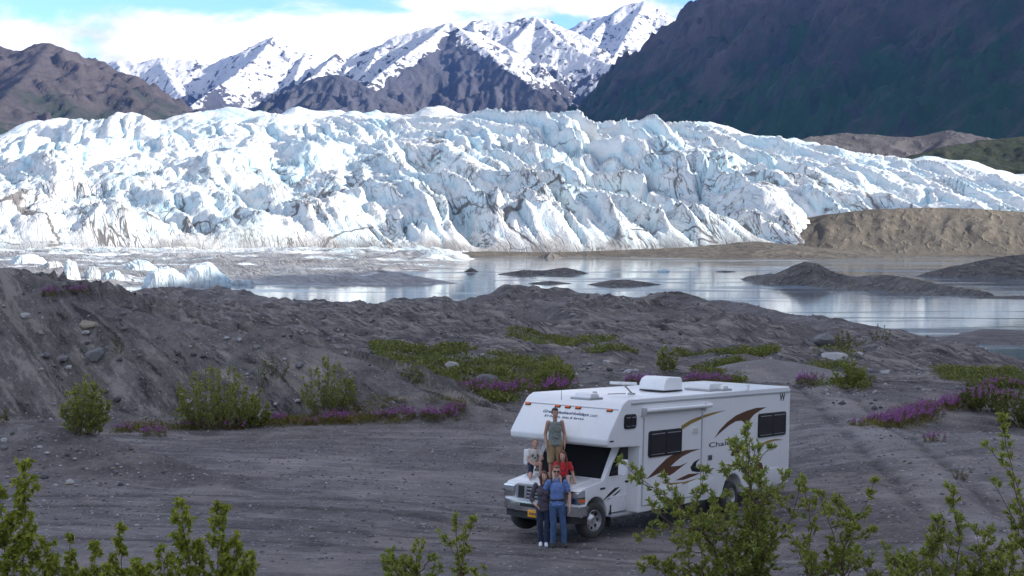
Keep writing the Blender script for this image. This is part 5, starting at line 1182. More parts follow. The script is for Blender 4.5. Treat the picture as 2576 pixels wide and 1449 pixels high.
def bush_from_stems(name, label, cat, group, stems, mat, leaf, per_m, twig, seed, style='willow', r0=0.012, dens=1.0, lowest=0.80):
    """stems: 3-D polylines from the ground up; twigs and leaves grow along their upper part"""
    r = np.random.default_rng(seed); base = Vector(stems[0][0]); root = empty(name, base); tag(root, label, cat, group)
    P, Dv, Ls = [], [], []; tw = MB()
    for si, st in enumerate(stems):
        q, ln = resample(st, max(6, int(sum((Vector(b) - Vector(a)).length for a, b in zip(st[:-1], st[1:])) / 0.10)))
        q[1:-1] += r.normal(0, 0.010, q[1:-1].shape); m = len(q)
        rr = np.linspace(r0 * (0.6 + 0.4 * min(1.5, ln / 2)), 0.0028, m)
        sm = MB(); tube(sm, [Vector(v) - base for v in q], rr, 6); sm.build('stem', M_BARK if style == 'willow' else M_TWIG, root)
        nt = int(ln * per_m)
        for k in range(nt):
            t = 1 - r.uniform(0, 1) ** 1.15 * lowest; i = min(m - 2, int(t * (m - 1))); o = q[i] + (q[i + 1] - q[i]) * r.uniform()
            ax = q[min(m - 1, i + 1)] - q[i]; ax /= np.linalg.norm(ax) + 1e-9
            d = r.normal(size=3); d -= ax * d.dot(ax); d /= np.linalg.norm(d) + 1e-9; d = d * 0.75 + ax * 0.6 + np.array([0, 0, 0.35]); d /= np.linalg.norm(d)
            tl = twig * (1.15 - 0.85 * t) * r.uniform(0.5, 1.3); e = o + d * tl; tube(tw, [Vector(o) - base, Vector(o + d * tl * 0.5 + np.array([0, 0, -0.01])) - base, Vector(e) - base], [0.003, 0.0022, 0.0014], 3)
            nl = int((7 if style == 'willow' else 6) * dens * (0.6 + tl / twig)) + 3
            u = r.uniform(0.25, 1, nl) ** 0.6; b = o + np.outer(u, d * tl)
            dv = r.normal(size=(nl, 3)) * 0.75 + d * (0.9 if style == 'willow' else 0.4) + np.array([0, 0, 0.35 if style == 'willow' else -0.25])
            P.append(b); Dv.append(dv); Ls.append(leaf * r.uniform(0.45, 1.3, nl))
        nl = int(9 * dens); tip = q[-1]; P.append(tip + r.normal(0, 0.012, (nl, 3))); Dv.append(r.normal(size=(nl, 3)) * 0.6 + np.array([0, 0, 0.8])); Ls.append(leaf * r.uniform(0.6, 1.1, nl))
    if tw.v: tw.build('twigs', M_TWIG, root)['kind'] = 'stuff'
    P = np.concatenate(P) - np.array(base); Vv, F, T = leaves_mesh(P, np.concatenate(Dv), np.concatenate(Ls), 0.36 if style == 'willow' else 0.55, 0.10 if style == 'willow' else 0.25, seed)
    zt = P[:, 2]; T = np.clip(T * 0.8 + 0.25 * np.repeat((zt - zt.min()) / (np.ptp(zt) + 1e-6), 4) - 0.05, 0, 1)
    lf = mesh_obj('foliage', Vv, F, mat, root, False, {'tint': T}); lf['kind'] = 'stuff'
    return root

def px_stem(pl, Y, tilt=0.0, grounded=True):
    q = [list(P3(px, py, Y + tilt * (i / max(1, len(pl) - 1)))) for i, (px, py) in enumerate(pl)]
    if grounded: q[0] = [q[0][0], q[0][1], gz(q[0][0], q[0][1]) - 0.05]
    return [tuple(v) for v in q]

FG = [
 ('poplar_sapling', 'tall leafy poplar sapling at the lower left corner', 'poplar', 17.0, M_POPLAR, 0.070, 17, 0.30, [[(60, 1560), (58, 1400), (63, 1280), (62, 1165)], [(20, 1560), (10, 1430), (0, 1240)], [(100, 1560), (118, 1450), (120, 1375)], [(-20, 1560), (-30, 1450), (-20, 1350)], [(140, 1560), (150, 1470), (135, 1410)]]),
 ('poplar_sapling', 'thin poplar sapling second from the lower left corner', 'poplar', 17.6, M_POPLAR, 0.062, 14, 0.16, [[(180, 1560), (178, 1450), (176, 1352)], [(205, 1560), (212, 1440)]]),
 ('poplar_sapling', 'slim poplar sapling with yellowish leaves left of the twin spikes', 'poplar', 17.3, M_POPLAR, 0.062, 14, 0.15, [[(238, 1560), (240, 1460), (242, 1368)]]),
 ('poplar_sapling', 'two close thin poplar spikes between the left saplings', 'poplar', 17.8, M_POPLAR, 0.058, 13, 0.15, [[(300, 1560), (306, 1420), (302, 1320)], [(284, 1560), (284, 1400)], [(345, 1560), (345, 1410)]]),
 ('poplar_sapling', 'broad bushy poplar sapling with two spikes left of centre', 'poplar', 17.0, M_POPLAR, 0.066, 16, 0.27, [[(470, 1560), (468, 1400), (462, 1330), (456, 1265)], [(540, 1560), (548, 1400), (552, 1330), (548, 1268)], [(600, 1560), (605, 1440), (632, 1393)], [(420, 1560), (415, 1430), (402, 1385)], [(510, 1560), (505, 1440), (500, 1380)], [(575, 1560), (585, 1420), (590, 1360)]]),
 ('poplar_sapling', 'low poplar growth at the bottom edge beside the broad sapling', 'poplar', 17.4, M_POPLAR, 0.060, 15, 0.22, [[(340, 1600), (345, 1480), (350, 1430)], [(380, 1600), (380, 1470), (375, 1425)], [(250, 1600), (262, 1480), (270, 1430)], [(640, 1600), (640, 1490), (620, 1450)]]),
 ('willow_bush', 'small lone willow with tufted crown before the gravel lot', 'willow', 18.6, M_WILLOW, 0.060, 7, 0.13, [[(1165, 1600), (1163, 1480), (1160, 1420), (1148, 1375), (1148, 1300)], [(1165, 1600), (1162, 1440), (1130, 1370), (1102, 1338)], [(1165, 1600), (1160, 1420), (1180, 1345), (1192, 1305)], [(1165, 1600), (1163, 1450), (1168, 1380), (1170, 1330)]]),
 ('willow_bush', 'low willow tuft at the bottom edge left of the lone willow', 'willow', 18.9, M_WILLOW, 0.058, 10, 0.17, [[(1030, 1600), (1008, 1450), (985, 1398)], [(1030, 1600), (1050, 1440), (1042, 1385)], [(1040, 1600), (1085, 1460), (1110, 1428)], [(1030, 1600), (1020, 1440), (1010, 1405)], [(1020, 1600), (985, 1450), (962, 1412)]]),
 ('willow_bush', 'tiny willow tip at the bottom edge right of the lone willow', 'willow', 18.3, M_WILLOW, 0.055, 8, 0.12, [[(1215, 1600), (1218, 1480), (1220, 1432)], [(1215, 1600), (1200, 1480), (1195, 1435)]]),
 ('willow_bush', 'large open willow with red stems in front of the motorhome', 'willow', 18.5, M_WILLOW, 0.058, 8.5, 0.20, [[(1900, 1700), (1890, 1500), (1893, 1400), (1905, 1330), (1920, 1270), (1915, 1215)], [(1900, 1700), (1905, 1330), (1890, 1250), (1880, 1180), (1885, 1130), (1883, 1078)],
   [(1890, 1700), (1860, 1480), (1800, 1380), (1740, 1310), (1700, 1265), (1640, 1225), (1590, 1190), (1560, 1158)], [(1880, 1700), (1800, 1380), (1745, 1310), (1762, 1240), (1770, 1180)], [(1880, 1700), (1790, 1370), (1700, 1265), (1690, 1215), (1668, 1195)], [(1870, 1700), (1810, 1420), (1780, 1335), (1720, 1325), (1640, 1338), (1598, 1350)],
   [(1900, 1700), (1910, 1330), (1925, 1265), (1960, 1220), (1985, 1188)], [(1900, 1700), (1900, 1300), (1880, 1180), (1850, 1158), (1822, 1185)], [(1900, 1700), (1890, 1200), (1885, 1130), (1862, 1112), (1843, 1122)], [(1905, 1700), (1915, 1400), (1980, 1330), (2000, 1280), (2018, 1200)], [(1895, 1700), (1893, 1400), (1870, 1330), (1850, 1290), (1828, 1238)], [(1895, 1700), (1880, 1480), (1850, 1400), (1800, 1320), (1790, 1260)], [(1895, 1700), (1900, 1450), (1940, 1380), (1950, 1310)], [(1890, 1700), (1870, 1500), (1840, 1440), (1830, 1380)]]),
 ('willow_bush', 'lower left willow clump beneath the motorhome side', 'willow', 18.0, M_WILLOW, 0.058, 10, 0.17, [[(1760, 1700), (1745, 1500), (1735, 1430), (1725, 1360), (1712, 1318)], [(1760, 1700), (1720, 1480), (1660, 1420), (1615, 1425)], [(1760, 1700), (1770, 1480), (1765, 1400), (1760, 1350)], [(1760, 1700), (1700, 1500), (1680, 1440)], [(1780, 1700), (1800, 1500), (1815, 1420)]]),
 ('willow_bush', 'forked willow with round leaf tufts right of the motorhome', 'willow', 18.1, M_WILLOW, 0.058, 8, 0.18, [[(2140, 1700), (2130, 1500), (2110, 1390), (2080, 1300), (2060, 1240)], [(2140, 1700), (2120, 1420), (2160, 1300), (2190, 1250), (2200, 1205)], [(2140, 1700), (2115, 1400), (2150, 1320), (2100, 1250)], [(2050, 1700), (2030, 1450), (2040, 1330), (2022, 1205)], [(2050, 1700), (2060, 1480), (2010, 1400), (1990, 1340)], [(2060, 1700), (2075, 1460), (2085, 1400)]]),
 ('willow_bush', 'dense low willow thicket at the lower right edge', 'willow', 16.6, M_WILLOW, 0.056, 13, 0.22, [[(2300, 1700), (2300, 1500), (2310, 1420), (2350, 1365)], [(2290, 1700), (2250, 1430), (2230, 1385)], [(2380, 1700), (2400, 1450), (2420, 1370), (2402, 1300), (2395, 1228)], [(2450, 1700), (2470, 1400), (2450, 1330)], [(2380, 1700), (2340, 1400), (2362, 1305)], [(2200, 1700), (2210, 1480), (2190, 1420)], [(2520, 1700), (2540, 1450), (2548, 1370)], [(2420, 1700), (2440, 1480), (2490, 1330)], [(2260, 1700), (2275, 1500), (2290, 1440)], [(2330, 1700), (2350, 1520), (2370, 1450)], [(2480, 1700), (2500, 1500), (2510, 1420)]]),
 ('willow_bush', 'tall leaning willow shoot at the right edge', 'willow', 15.2, M_WILLOW, 0.060, 8, 0.13, [[(2640, 1600), (2590, 1330), (2560, 1230), (2530, 1130), (2520, 1052)], [(2640, 1600), (2580, 1310), (2545, 1200), (2500, 1140), (2475, 1120)], [(2640, 1600), (2570, 1350), (2540, 1290), (2500, 1215)], [(2640, 1600), (2600, 1400), (2570, 1330)]]),
]
def with_branches(stems, seed, n, ln):
    r = np.random.default_rng(seed); out = list(stems)
    for st in stems:
        q, L0 = resample(st, 24)
        for _ in range(n):
            i = int(r.uniform(0.45, 0.9) * 23); d = r.normal(size=3) * np.array([1.0, 1.0, 0.35]) + np.array([0, 0, 0.55]); d /= np.linalg.norm(d); m = ln * r.uniform(0.5, 1.2)
            out.append([tuple(q[i]), tuple(q[i] + d * m * 0.5 + np.array([0, 0, -0.02])), tuple(q[i] + d * m + np.array([0, 0, 0.06]))])
    return out
for i, (nm, lab, cat, Y, mat, leaf, pm, tw, stems) in enumerate(FG):
    sts = [px_stem(s, Y, 0.5 * math.sin(3 * k + i)) for k, s in enumerate(stems)]
    if cat == 'willow' and len(stems) > 4: sts = with_branches(sts, 300 + i, 3, 0.42)
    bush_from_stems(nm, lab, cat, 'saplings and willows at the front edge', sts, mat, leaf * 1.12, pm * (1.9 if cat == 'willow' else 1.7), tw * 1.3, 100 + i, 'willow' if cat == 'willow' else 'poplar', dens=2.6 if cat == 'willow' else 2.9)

# shrubs on the moraine: many thin stems fanning from one root
def fan_bush(name, label, cat, group, px, py, wpx, hpx, seed, n=16, leaf=0.06, mat=M_WILLOW, dens=1.0, per_m=9, Yov=None):
    x, Y, z = on_ground(px, py) if Yov is None else (*P3(px, py, Yov)[:2], gz(*P3(px, py, Yov)[:2])); sc = Y / FPX; r = np.random.default_rng(seed); stems = []
    for k in range(n):
        a = r.uniform(-1, 1); b = r.uniform(-0.7, 0.7); h = hpx * sc * (1 - 0.45 * a * a) * r.uniform(0.45, 1.12); w = wpx * sc * 0.5
        x0 = x + a * w * 0.45; y0 = Y + b * w * 0.4
        stems.append([(x0, y0, gz(x0, y0) - 0.03), (x0 + a * w * 0.35, y0 + b * w * 0.25, z + h * 0.45), (x + a * w * 0.95 + r.normal(0, 0.08), Y + b * w * 0.6, z + h)])
    return bush_from_stems(name, label, cat, group, stems, mat, leaf, per_m, 0.22 * min(1.6, hpx * sc / 1.5), seed, 'willow', 0.010, dens, 0.97)
GB = 'shrubs on the moraine'
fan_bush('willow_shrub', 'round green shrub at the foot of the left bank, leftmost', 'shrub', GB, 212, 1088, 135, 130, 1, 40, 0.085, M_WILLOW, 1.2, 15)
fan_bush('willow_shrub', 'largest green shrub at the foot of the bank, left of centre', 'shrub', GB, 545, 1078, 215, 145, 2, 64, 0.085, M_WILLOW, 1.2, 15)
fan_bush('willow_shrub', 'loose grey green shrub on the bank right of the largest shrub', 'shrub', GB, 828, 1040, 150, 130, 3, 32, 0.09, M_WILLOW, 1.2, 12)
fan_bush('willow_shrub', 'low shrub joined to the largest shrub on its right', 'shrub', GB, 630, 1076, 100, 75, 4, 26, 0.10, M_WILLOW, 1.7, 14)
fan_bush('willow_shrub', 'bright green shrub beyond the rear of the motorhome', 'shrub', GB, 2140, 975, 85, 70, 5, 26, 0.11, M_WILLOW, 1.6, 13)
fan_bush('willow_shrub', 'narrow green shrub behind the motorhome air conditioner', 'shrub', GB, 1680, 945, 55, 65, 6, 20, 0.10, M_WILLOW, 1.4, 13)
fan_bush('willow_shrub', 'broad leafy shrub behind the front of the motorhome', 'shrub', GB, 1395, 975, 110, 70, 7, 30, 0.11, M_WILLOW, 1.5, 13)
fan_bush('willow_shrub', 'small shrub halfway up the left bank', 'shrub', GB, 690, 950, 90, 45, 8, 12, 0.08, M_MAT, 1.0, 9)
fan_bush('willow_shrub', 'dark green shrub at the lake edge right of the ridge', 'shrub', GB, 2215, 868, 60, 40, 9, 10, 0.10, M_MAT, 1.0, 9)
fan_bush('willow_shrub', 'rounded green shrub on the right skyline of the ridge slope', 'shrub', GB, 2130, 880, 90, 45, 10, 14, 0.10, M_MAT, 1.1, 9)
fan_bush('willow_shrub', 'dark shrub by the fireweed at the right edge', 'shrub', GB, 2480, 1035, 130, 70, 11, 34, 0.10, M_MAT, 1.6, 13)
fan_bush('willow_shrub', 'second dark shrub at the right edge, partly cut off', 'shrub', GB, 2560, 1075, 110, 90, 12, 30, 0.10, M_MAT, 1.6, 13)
fan_bush('willow_shrub', 'tiny bush alone on the bank slope above the leftmost shrub', 'shrub', GB, 298, 890, 26, 30, 13, 6, 0.06, M_MAT, 1.0, 8)
fan_bush('willow_shrub', 'small green tuft on the gravel near the right willows', 'shrub', GB, 2412, 1208, 60, 26, 14, 10, 0.05, M_MAT, 1.0, 10)
fan_bush('willow_shrub', 'tiny plant at the left picture edge below the bank', 'shrub', GB, 8, 1075, 50, 45, 15, 8, 0.06, M_WEEDLEAF, 1.0, 9)

# low green mats of shrub: leaves without number
def plan_poly(q): return [on_ground(*p)[:2] for p in q]
def cover(name, label, q, n, mat, leaf, h, seed, lpc=9, poly=None):
    poly = plan_poly(q) if poly is None else poly; xs = [p[0] for p in poly]; ys_ = [p[1] for p in poly]; r = np.random.default_rng(seed)
    X = r.uniform(min(xs), max(xs), n * 3); Y = r.uniform(min(ys_), max(ys_), n * 3)
    k = plan_mask(X, Y, poly) > 0; dens = fbm(X * 0.28, Y * 0.28 + seed, 4, 0.6); k &= dens > -0.08 + r.uniform(-0.18, 0.28, len(X)); X, Y, dens = X[k][:n], Y[k][:n], dens[k][:n]
    if len(X) < 3: return None
    Z = ground_z(X, Y); hh = h * np.clip(0.5 + 1.3 * dens, 0.2, 1.7)
    P = np.repeat(np.stack([X, Y, Z], 1), lpc, 0); m = len(P); hr = np.repeat(hh, lpc); P = P + np.stack([r.normal(0, 0.16, m), r.normal(0, 0.16, m), r.uniform(0, 1, m) * hr], 1)
    Dv = r.normal(size=(m, 3)) * 0.8 + np.array([0, -0.1, 0.5]); Vv, F, T = leaves_mesh(P, Dv, leaf * r.uniform(0.6, 1.3, m), 0.6, 0.1, seed)
    T = np.clip(T * 0.55 + np.repeat(np.repeat(dens, lpc), 4) * 0.6 + 0.25, 0, 1)
    o = mesh_obj(name, Vv, F, mat, None, False, {'tint': T}); o['kind'] = 'stuff'; o['label'] = label; o['category'] = 'ground cover'; return o
MATS_G = [
 ([(930, 862), (1060, 868), (1180, 880), (1250, 905), (1290, 950), (1200, 965), (1080, 960), (1000, 940), (960, 900)], 2100, 'wide green mat of low shrub behind the left bank'),
 ([(1275, 838), (1330, 830), (1430, 838), (1500, 852), (1560, 866), (1470, 874), (1340, 862)], 700, 'long green strip of low shrub on the middle moraine'),
 ([(1190, 905), (1290, 890), (1400, 900), (1440, 950), (1400, 985), (1250, 985), (1190, 945)], 1100, 'green mat of low shrub behind the front of the motorhome'),
 ([(1470, 885), (1590, 882), (1590, 892), (1480, 893)], 200, 'thin green line of low shrub just right of the long strip'),
 ([(1690, 888), (1760, 880), (1880, 880), (1960, 888), (1900, 902), (1720, 902)], 600, 'green strip of low shrub above the motorhome roof'),
 ([(1740, 915), (1860, 905), (1900, 950), (1860, 968), (1760, 962)], 800, 'green mat of low shrub behind the motorhome roof'),
 ([(2040, 925), (2130, 920), (2190, 950), (2180, 985), (2040, 980)], 600, 'low green shrub behind the rear of the motorhome'),
 ([(2350, 938), (2460, 930), (2576, 945), (2640, 960), (2620, 1000), (2500, 985), (2400, 960)], 900, 'yellow green mat of low shrub at the brink above the right pool'),
 ([(2060, 850), (2150, 845), (2190, 880), (2150, 900), (2050, 890)], 450, 'dark green shrub mat on the right shoulder'),
 ([(1150, 985), (1330, 985), (1300, 1010), (1200, 1018)], 350, 'olive low plants left of the motorhome'),
]
for i, (q, n, lab) in enumerate(MATS_G): cover('low_shrub_mat', lab, q, n, M_MAT, 0.16 if q[0][1] < 900 else 0.13, 0.42, 40 + i)
# olive strip at the foot of the left bank
strip = [on_ground(p, q)[:2] for p, q in ((285, 1090), (450, 1082), (660, 1074), (900, 1066), (1170, 1048))]
poly = [(x, y - 0.25) for x, y in strip] + [(x, y + 1.5) for x, y in reversed(strip)]
cover('low_shrub_mat', 'olive strip of low plants along the foot of the left bank', None, 1300, M_WEEDLEAF, 0.085, 0.38, 61, 9, poly)
poly = [on_ground(*p)[:2] for p in ((2150, 1078), (2280, 1082), (2420, 1035), (2440, 1010), (2300, 1020), (2190, 1050))]
cover('low_shrub_mat', 'olive leaves under the bright fireweed patch on the right', None, 700, M_WEEDLEAF, 0.08, 0.28, 62, 9, poly)

# fireweed: stalks with a magenta spike
def fireweed_meshes(seed, n=26, R=0.5, h=0.62):
    r = np.random.default_rng(seed); P, Dv, L_, P2, D2, L2 = [], [], [], [], [], []; st = MB()
    for k in range(n):
        a, rad = r.uniform(0, 6.28), R * math.sqrt(r.uniform()); b = np.array([rad * math.cos(a), rad * math.sin(a), 0]); hh = h * r.uniform(0.6, 1.15) * (1 - 0.3 * rad / R); lean = r.normal(0, 0.06, 3); lean[2] = 0
        t = b + np.array([0, 0, hh]) + lean; st.cyl(b, t, 0.005, 0.003, 3, cap=False)
        m = 16; u = r.uniform(0.05, 0.62, m); P.append(b + np.outer(u, t - b)); Dv.append(np.stack([r.normal(size=m), r.normal(size=m), r.uniform(0, .5, m)], 1)); L_.append(r.uniform(0.06, 0.12, m))
        m = 17; u = r.uniform(0.60, 1.0, m); P2.append(b + np.outer(u, t - b)); D2.append(np.stack([r.normal(size=m), r.normal(size=m), r.uniform(-.2, .6, m)], 1)); L2.append(r.uniform(0.03, 0.055, m) * (1.35 - u) * 1.9)
    A = leaves_mesh(np.concatenate(P), np.concatenate(Dv), np.concatenate(L_), 0.3, 0.15, seed); B_ = leaves_mesh(np.concatenate(P2), np.concatenate(D2), np.concatenate(L2), 0.8, 0.0, seed + 1)
    return st, A, B_
FWP = []
for k in range(3):
    st, A, B_ = fireweed_meshes(70 + k, 24 + 4 * k)
    root = empty('fireweed_clump'); s = st.build('stalks', M_TWIG, root); s['kind'] = 'stuff'
    f = mesh_obj('leaves', A[0], A[1], M_WEEDLEAF, root, False, {'tint': A[2]}); f['kind'] = 'stuff'
    f = mesh_obj('flowers', B_[0], B_[1], M_FLOWER, root, False, {'tint': B_[2]}); f['kind'] = 'stuff'
    FWP.append(root)
_used = set()
def fireweed(x, y, s, label, group, k):
    src = FWP[k % 3]
    if k % 3 in _used:
        o = src.copy(); COL.objects.link(o)
        for ch in list(src.children): c = ch.copy(); COL.objects.link(c); c.parent = o
    else: o = src; _used.add(k % 3)
    o.location = (x, y, gz(x, y) - 0.02); o.rotation_euler = (0, 0, 2.1 * k); o.scale = (s, s, s * 0.95); tag(o, label, 'fireweed', group); return o
rf = random.Random(3); k = 0
ORD = 'first second third fourth fifth sixth seventh eighth ninth tenth eleventh twelfth thirteenth fourteenth fifteenth sixteenth seventeenth eighteenth'.split()
for label, spots, s in (
  ('fireweed clump in the strip below the left bank', [(690, 1068), (705, 1062), (1085, 1052), (1145, 1042), (1010, 1056), (960, 1058), (870, 1060), (840, 1066), (590, 1082), (385, 1098), (310, 1088), (1120, 1060), (780, 1070), (480, 1080)], 0.95),
  ('fireweed clump in the bright patch right of the motorhome', [(2210, 1068), (2230, 1058), (2250, 1070), (2265, 1050), (2290, 1066), (2300, 1044), (2320, 1058), (2335, 1036), (2350, 1048), (2375, 1030), (2395, 1022), (2410, 1028), (2430, 1012), (2270, 1062), (2240, 1074), (2330, 1050), (2310, 1052), (2285, 1056)], 0.9),
  ('fireweed clump among the dark right edge shrubs', [(2450, 1000), (2480, 990), (2510, 980), (2530, 1000), (2560, 1010), (2470, 1020), (2560, 975), (2500, 1015), (2590, 1040)], 1.05),
  ('fireweed clump flowering beyond the motorhome roof', [(1600, 972), (1620, 970), (1740, 968), (1765, 966), (1790, 968), (1815, 968), (2035, 968)], 1.25),
  ('fireweed clump flowering left of the motorhome front', [(1225, 995), (1260, 998), (1300, 992), (1390, 990), (1410, 985), (1190, 988)], 1.15),
  ('reddish fireweed clump alone on the gravel below the bright patch', [(2352, 1112)], 0.65),
  ('small orange brown fireweed clump left of the bright patch', [(2155, 1070)], 0.75),
  ('fireweed clump high on the left bank near the lake', [(195, 742), (130, 748)], 0.8)):
    for n_, p in enumerate(sorted(spots)):
        x, y, z = on_ground(*p); fireweed(x, y, s * rf.uniform(0.7, 1.25), label if len(spots) == 1 else label + ', ' + ORD[n_] + ' from the left', label, k); k += 1

# ---------------------------------------------------------------- stones
def stone_mesh(seed, sub=2):
    bm = bmesh.new(); bmesh.ops.create_icosphere(bm, subdivisions=1, radius=0.5); r = random.Random(seed)
    sx, sy, sz = r.uniform(0.8, 1.2), r.uniform(0.7, 1.1), r.uniform(0.45, 0.8)
    for v in bm.verts: v.co *= r.uniform(0.78, 1.15); v.co.x *= sx; v.co.y *= sy; v.co.z *= sz
    me = D.meshes.new('stone'); bm.to_mesh(me); bm.free(); return me
M_STONES = [simple_mat('grey_stone', (0.16, 0.155, 0.16), 0.9, 0, 0.35, 5, bump=0.5), simple_mat('pale_stone', (0.34, 0.33, 0.33), 0.85, 0, 0.3, 5, bump=0.5), simple_mat('dark_stone', (0.07, 0.068, 0.072), 0.9, 0, 0.35, 5, bump=0.5), simple_mat('tan_stone', (0.26, 0.22, 0.17), 0.9, 0, 0.3, 5, bump=0.5)]
SMESH = []
for k in range(12):
    me = stone_mesh(900 + k); me.materials.append(M_STONES[(0, 1, 0, 2, 1, 3, 0, 1, 2, 0, 1, 0)[k]]); SMESH.append(me)
rs = random.Random(21); sp = []
def scatter(n, q, smin, smax):
    poly = plan_poly(q); xs = [p[0] for p in poly]; ys_ = [p[1] for p in poly]; c = 0
    while c < n:
        x, y = rs.uniform(min(xs), max(xs)), rs.uniform(min(ys_), max(ys_))
        if plan_mask(np.array([x]), np.array([y]), poly)[0]: sp.append((x, y, smin * (smax / smin) ** (rs.random() ** 1.8))); c += 1
scatter(75, [(0, 1080), (170, 1090), (330, 1125), (520, 1200), (420, 1225), (0, 1230)], 0.08, 0.26)
scatter(90, [(0, 760), (230, 800), (560, 850), (880, 920), (1100, 1010), (1000, 1050), (600, 1060), (100, 1065)], 0.12, 0.55)
scatter(50, [(1100, 900), (1300, 880), (1600, 880), (1700, 950), (1300, 975), (1120, 960)], 0.18, 0.6)
scatter(40, [(1900, 870), (2150, 870), (2250, 945), (2180, 975), (2050, 900)], 0.18, 0.7)
scatter(25, [(2150, 1000), (2400, 1090), (2550, 1250), (2350, 1250), (2150, 1100)], 0.06, 0.2)
scatter(20, [(700, 1120), (1250, 1100), (1250, 1440), (700, 1440)], 0.05, 0.12)
_arr = np.array([(a, b) for a, b, _ in sp]); _zz = ground_z(_arr[:, 0], _arr[:, 1])
for i, ((x, y, s), z) in enumerate(zip(sp, _zz)):
    o = D.objects.new('stone', SMESH[rs.randrange(12)]); COL.objects.link(o); o.parent = ground; o.location = (x, y, z + 0.12 * s); o.scale = (s, s, s); o.rotation_euler = (rs.uniform(-.3, .3), rs.uniform(-.3, .3), rs.uniform(0, 6.28))
def grit(n, x0, x1, y0, y1, smin, smax, seed, mat):
    r = np.random.default_rng(seed); y = y0 + (y1 - y0) * r.uniform(0, 1, n) ** 0.9; x = r.uniform(-1, 1, n) * (0.40 * y + 3); k = (x > x0) & (x < x1); x, y = x[k], y[k]
    k = fbm(x * 0.25, y * 0.25 + seed, 3) > r.uniform(-0.5, 0.35, len(x)); x, y = x[k], y[k]; n = len(x); z = ground_z(x, y); s = smin * (smax / smin) ** (r.uniform(0, 1, n) ** 2.5)
    oct_ = np.array([[1, 0, 0], [-1, 0, 0], [0, 1, 0], [0, -1, 0], [0, 0, 0.7], [0, 0, -0.7]], float) * 0.5
    Vv = (oct_[None] * r.uniform(0.6, 1.3, (n, 6, 1))); a = r.uniform(0, 6.28, n); c_, s_ = np.cos(a)[:, None], np.sin(a)[:, None]
    Vv = np.stack([Vv[..., 0] * c_ - Vv[..., 1] * s_, Vv[..., 0] * s_ + Vv[..., 1] * c_, Vv[..., 2]], -1) * s[:, None, None] + np.stack([x, y, z + 0.1 * s], 1)[:, None, :]
    f = np.array([[0, 2, 4], [2, 1, 4], [1, 3, 4], [3, 0, 4], [2, 0, 5], [1, 2, 5], [3, 1, 5], [0, 3, 5]]); F = (np.arange(n)[:, None, None] * 6 + f[None]).reshape(-1, 3)
    o = mesh_obj('gravel', Vv.reshape(-1, 3), F, mat, ground); o['kind'] = 'stuff'
grit(15000, -60, 60, 28, 64, 0.035, 0.14, 1, M_STONES[0]); grit(8000, -60, 60, 28, 66, 0.03, 0.13, 2, M_STONES[1]); grit(8000, -80, 60, 60, 175, 0.10, 0.42, 3, M_STONES[0]); grit(5000, -80, 60, 60, 170, 0.09, 0.40, 4, M_STONES[1]); grit(1500, -80, 60, 28, 60, 0.03, 0.10, 6, M_STONES[2]); grit(2500, -80, 60, 55, 175, 0.10, 0.45, 5, M_STONES[2])

def boulder(label, px, py, s, seed, mat, tall=0.7):
    x, y, z = on_ground(px, py); bm = bmesh.new(); bmesh.ops.create_icosphere(bm, subdivisions=3, radius=0.5); r = random.Random(seed)
    dirs = [Vector((r.gauss(0, 1), r.gauss(0, 1), r.gauss(0, 1))).normalized() for _ in range(11)]
    for v in bm.verts:
        d = v.co.normalized(); c = min(0.5, min((0.30 + 0.03 * i % 0.12) / max(0.05, d.dot(q)) for i, q in enumerate(dirs) if d.dot(q) > 0.05) if any(d.dot(q) > 0.05 for q in dirs) else 0.5)
        v.co = d * c * 1.25 * r.uniform(0.97, 1.03); v.co.z *= tall
    me = D.meshes.new('boulder'); bm.to_mesh(me); bm.free(); me.materials.append(mat); o = D.objects.new('boulder', me); COL.objects.link(o); o.location = (x, y, z + 0.12 * s); o.scale = (s, s, s); o.rotation_euler = (0, 0, r.uniform(0, 6)); tag(o, label, 'boulder')
boulder('rounded grey boulder behind the left green mat', 1225, 962, 0.85, 1, M_STONES[0])
boulder('pale boulder among low shrubs left of the motorhome', 1135, 930, 0.7, 2, M_STONES[1])
boulder('grey blue block on the left bank face', 240, 905, 0.7, 3, M_STONES[0], 1.0)
boulder('tan block high on the left bank face', 222, 830, 0.7, 4, M_STONES[3])
boulder('leaning pale slab on the right moraine shoulder', 2100, 905, 1.3, 5, M_STONES[1], 0.5)
boulder('blocky dark rock above the right green shrubs', 2075, 868, 1.5, 6, M_STONES[0], 0.8)

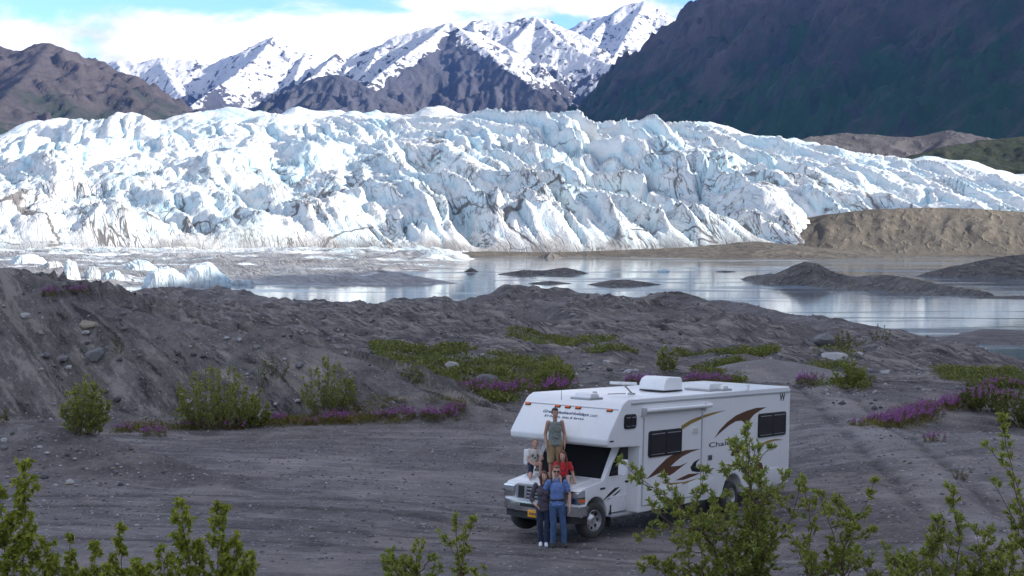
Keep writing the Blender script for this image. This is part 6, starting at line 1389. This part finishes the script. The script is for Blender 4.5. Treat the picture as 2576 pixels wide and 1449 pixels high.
# ---------------------------------------------------------------- stranded ice
def berg(label, px, base, w, h, seed, mud=0.0, lean=0.0):
    x, Y, z0 = wl(px, base); sc = Y / FPX; W_, H_ = w * sc / 2, h * sc; r = random.Random(seed * 7 + 1); bm = bmesh.new()
    for lump in range(3):
        cx, cy, q = (r.uniform(-0.45, 0.45) * W_, r.uniform(-0.3, 0.3) * W_, r.uniform(0.55, 1.0)) if lump else (0, 0, 1.0); vs = []
        for i in range(26):
            a_, t_ = r.uniform(0, 6.283), r.uniform(0, 1) ** 0.8; rad = math.sqrt(1 - t_ * t_ * 0.92) * r.uniform(0.85, 1.0)
            vs.append(bm.verts.new((cx + math.cos(a_) * rad * W_ * (0.62 if lump else 0.85), cy + math.sin(a_) * rad * W_ * 0.6, t_ * H_ * q)))
        for i in range(9): a_ = i * 0.7; vs.append(bm.verts.new((cx + math.cos(a_) * W_ * (0.7 if lump else 1.0), cy + math.sin(a_) * W_ * 0.7, -1.0)))
        g = bmesh.ops.convex_hull(bm, input=vs); bmesh.ops.delete(bm, geom=[v for v in g['geom_interior'] if isinstance(v, bmesh.types.BMVert)], context='VERTS')
    bmesh.ops.triangulate(bm, faces=bm.faces[:]); bmesh.ops.subdivide_edges(bm, edges=bm.edges[:], cuts=2, use_grid_fill=True)
    co = np.array([v.co[:] for v in bm.verts]); n1 = fbm(co[:, 0] * 0.5 + seed, co[:, 2] * 0.8 + co[:, 1] * 0.4, 3); n2 = ridged(co[:, 0] * 0.35 + seed, co[:, 1] * 0.3 + co[:, 2] * 0.5, 2)
    for v, a_, b_ in zip(bm.verts, n1, n2): v.co += v.co.normalized() * (0.22 * a_ + 0.3 * (b_ - 0.5)) * min(1.5, H_ * 0.25)
    me = D.meshes.new('stranded_iceberg'); bm.to_mesh(me); bm.free(); n = len(me.vertices)
    zz = np.array([v.co.z for v in me.vertices])
    for nm, val in (('hollow', np.full(n, 0.22)), ('dirt', np.full(n, 0.35 + mud * 0.5)), ('mud', np.clip(mud * (0.6 + n1) + sstep(0.25 * H_, 0.0, zz) * 0.5, 0, 1))):
        at = me.attributes.new(nm, 'FLOAT', 'POINT'); at.data.foreach_set('value', val.astype(np.float32))
    me.materials.append(M_BERG); o = D.objects.new('stranded_iceberg', me); COL.objects.link(o); o.location = (x, Y, z0 + 0.1); tag(o, label, 'iceberg', 'ice blocks stranded at the left shore')
berg('pale blue domed ice block, left of the stranded pair', 415, 722, 125, 52, 1)
berg('larger pale blue ice block, right of the stranded pair', 508, 720, 135, 60, 2)
berg('grey dirty ice block between the domes and the shore mound', 288, 712, 66, 32, 3, 0.45)
berg('tall grey white ice block at the left shore', 178, 708, 56, 55, 4, 0.25)
berg('low white ice block behind the left dome', 350, 690, 110, 36, 5, 0.1)
berg('small dark streaked ice lump beside the tall ice block', 232, 705, 50, 34, 6, 0.6)
berg('small white floe drifting on the lake', 1668, 684, 36, 7, 7)

berg('broken dirty ice block just right of the larger dome', 610, 716, 90, 14, 8, 0.75)
berg('low jagged ice ridge at the foot of the glacier, left edge', 70, 668, 120, 30, 9, 0.2)
berg('dark debris covered ice heap behind the tall ice block', 130, 690, 90, 34, 10, 0.95)
berg('flat pale ice slab behind the larger dome', 600, 676, 130, 16, 11, 0.05)
berg('white ice ledge standing in the lake below the glacier', 1090, 656, 100, 18, 12, 0.15)
berg('long dark ice ridge across the grey ice flat', 820, 684, 190, 10, 13, 0.95)
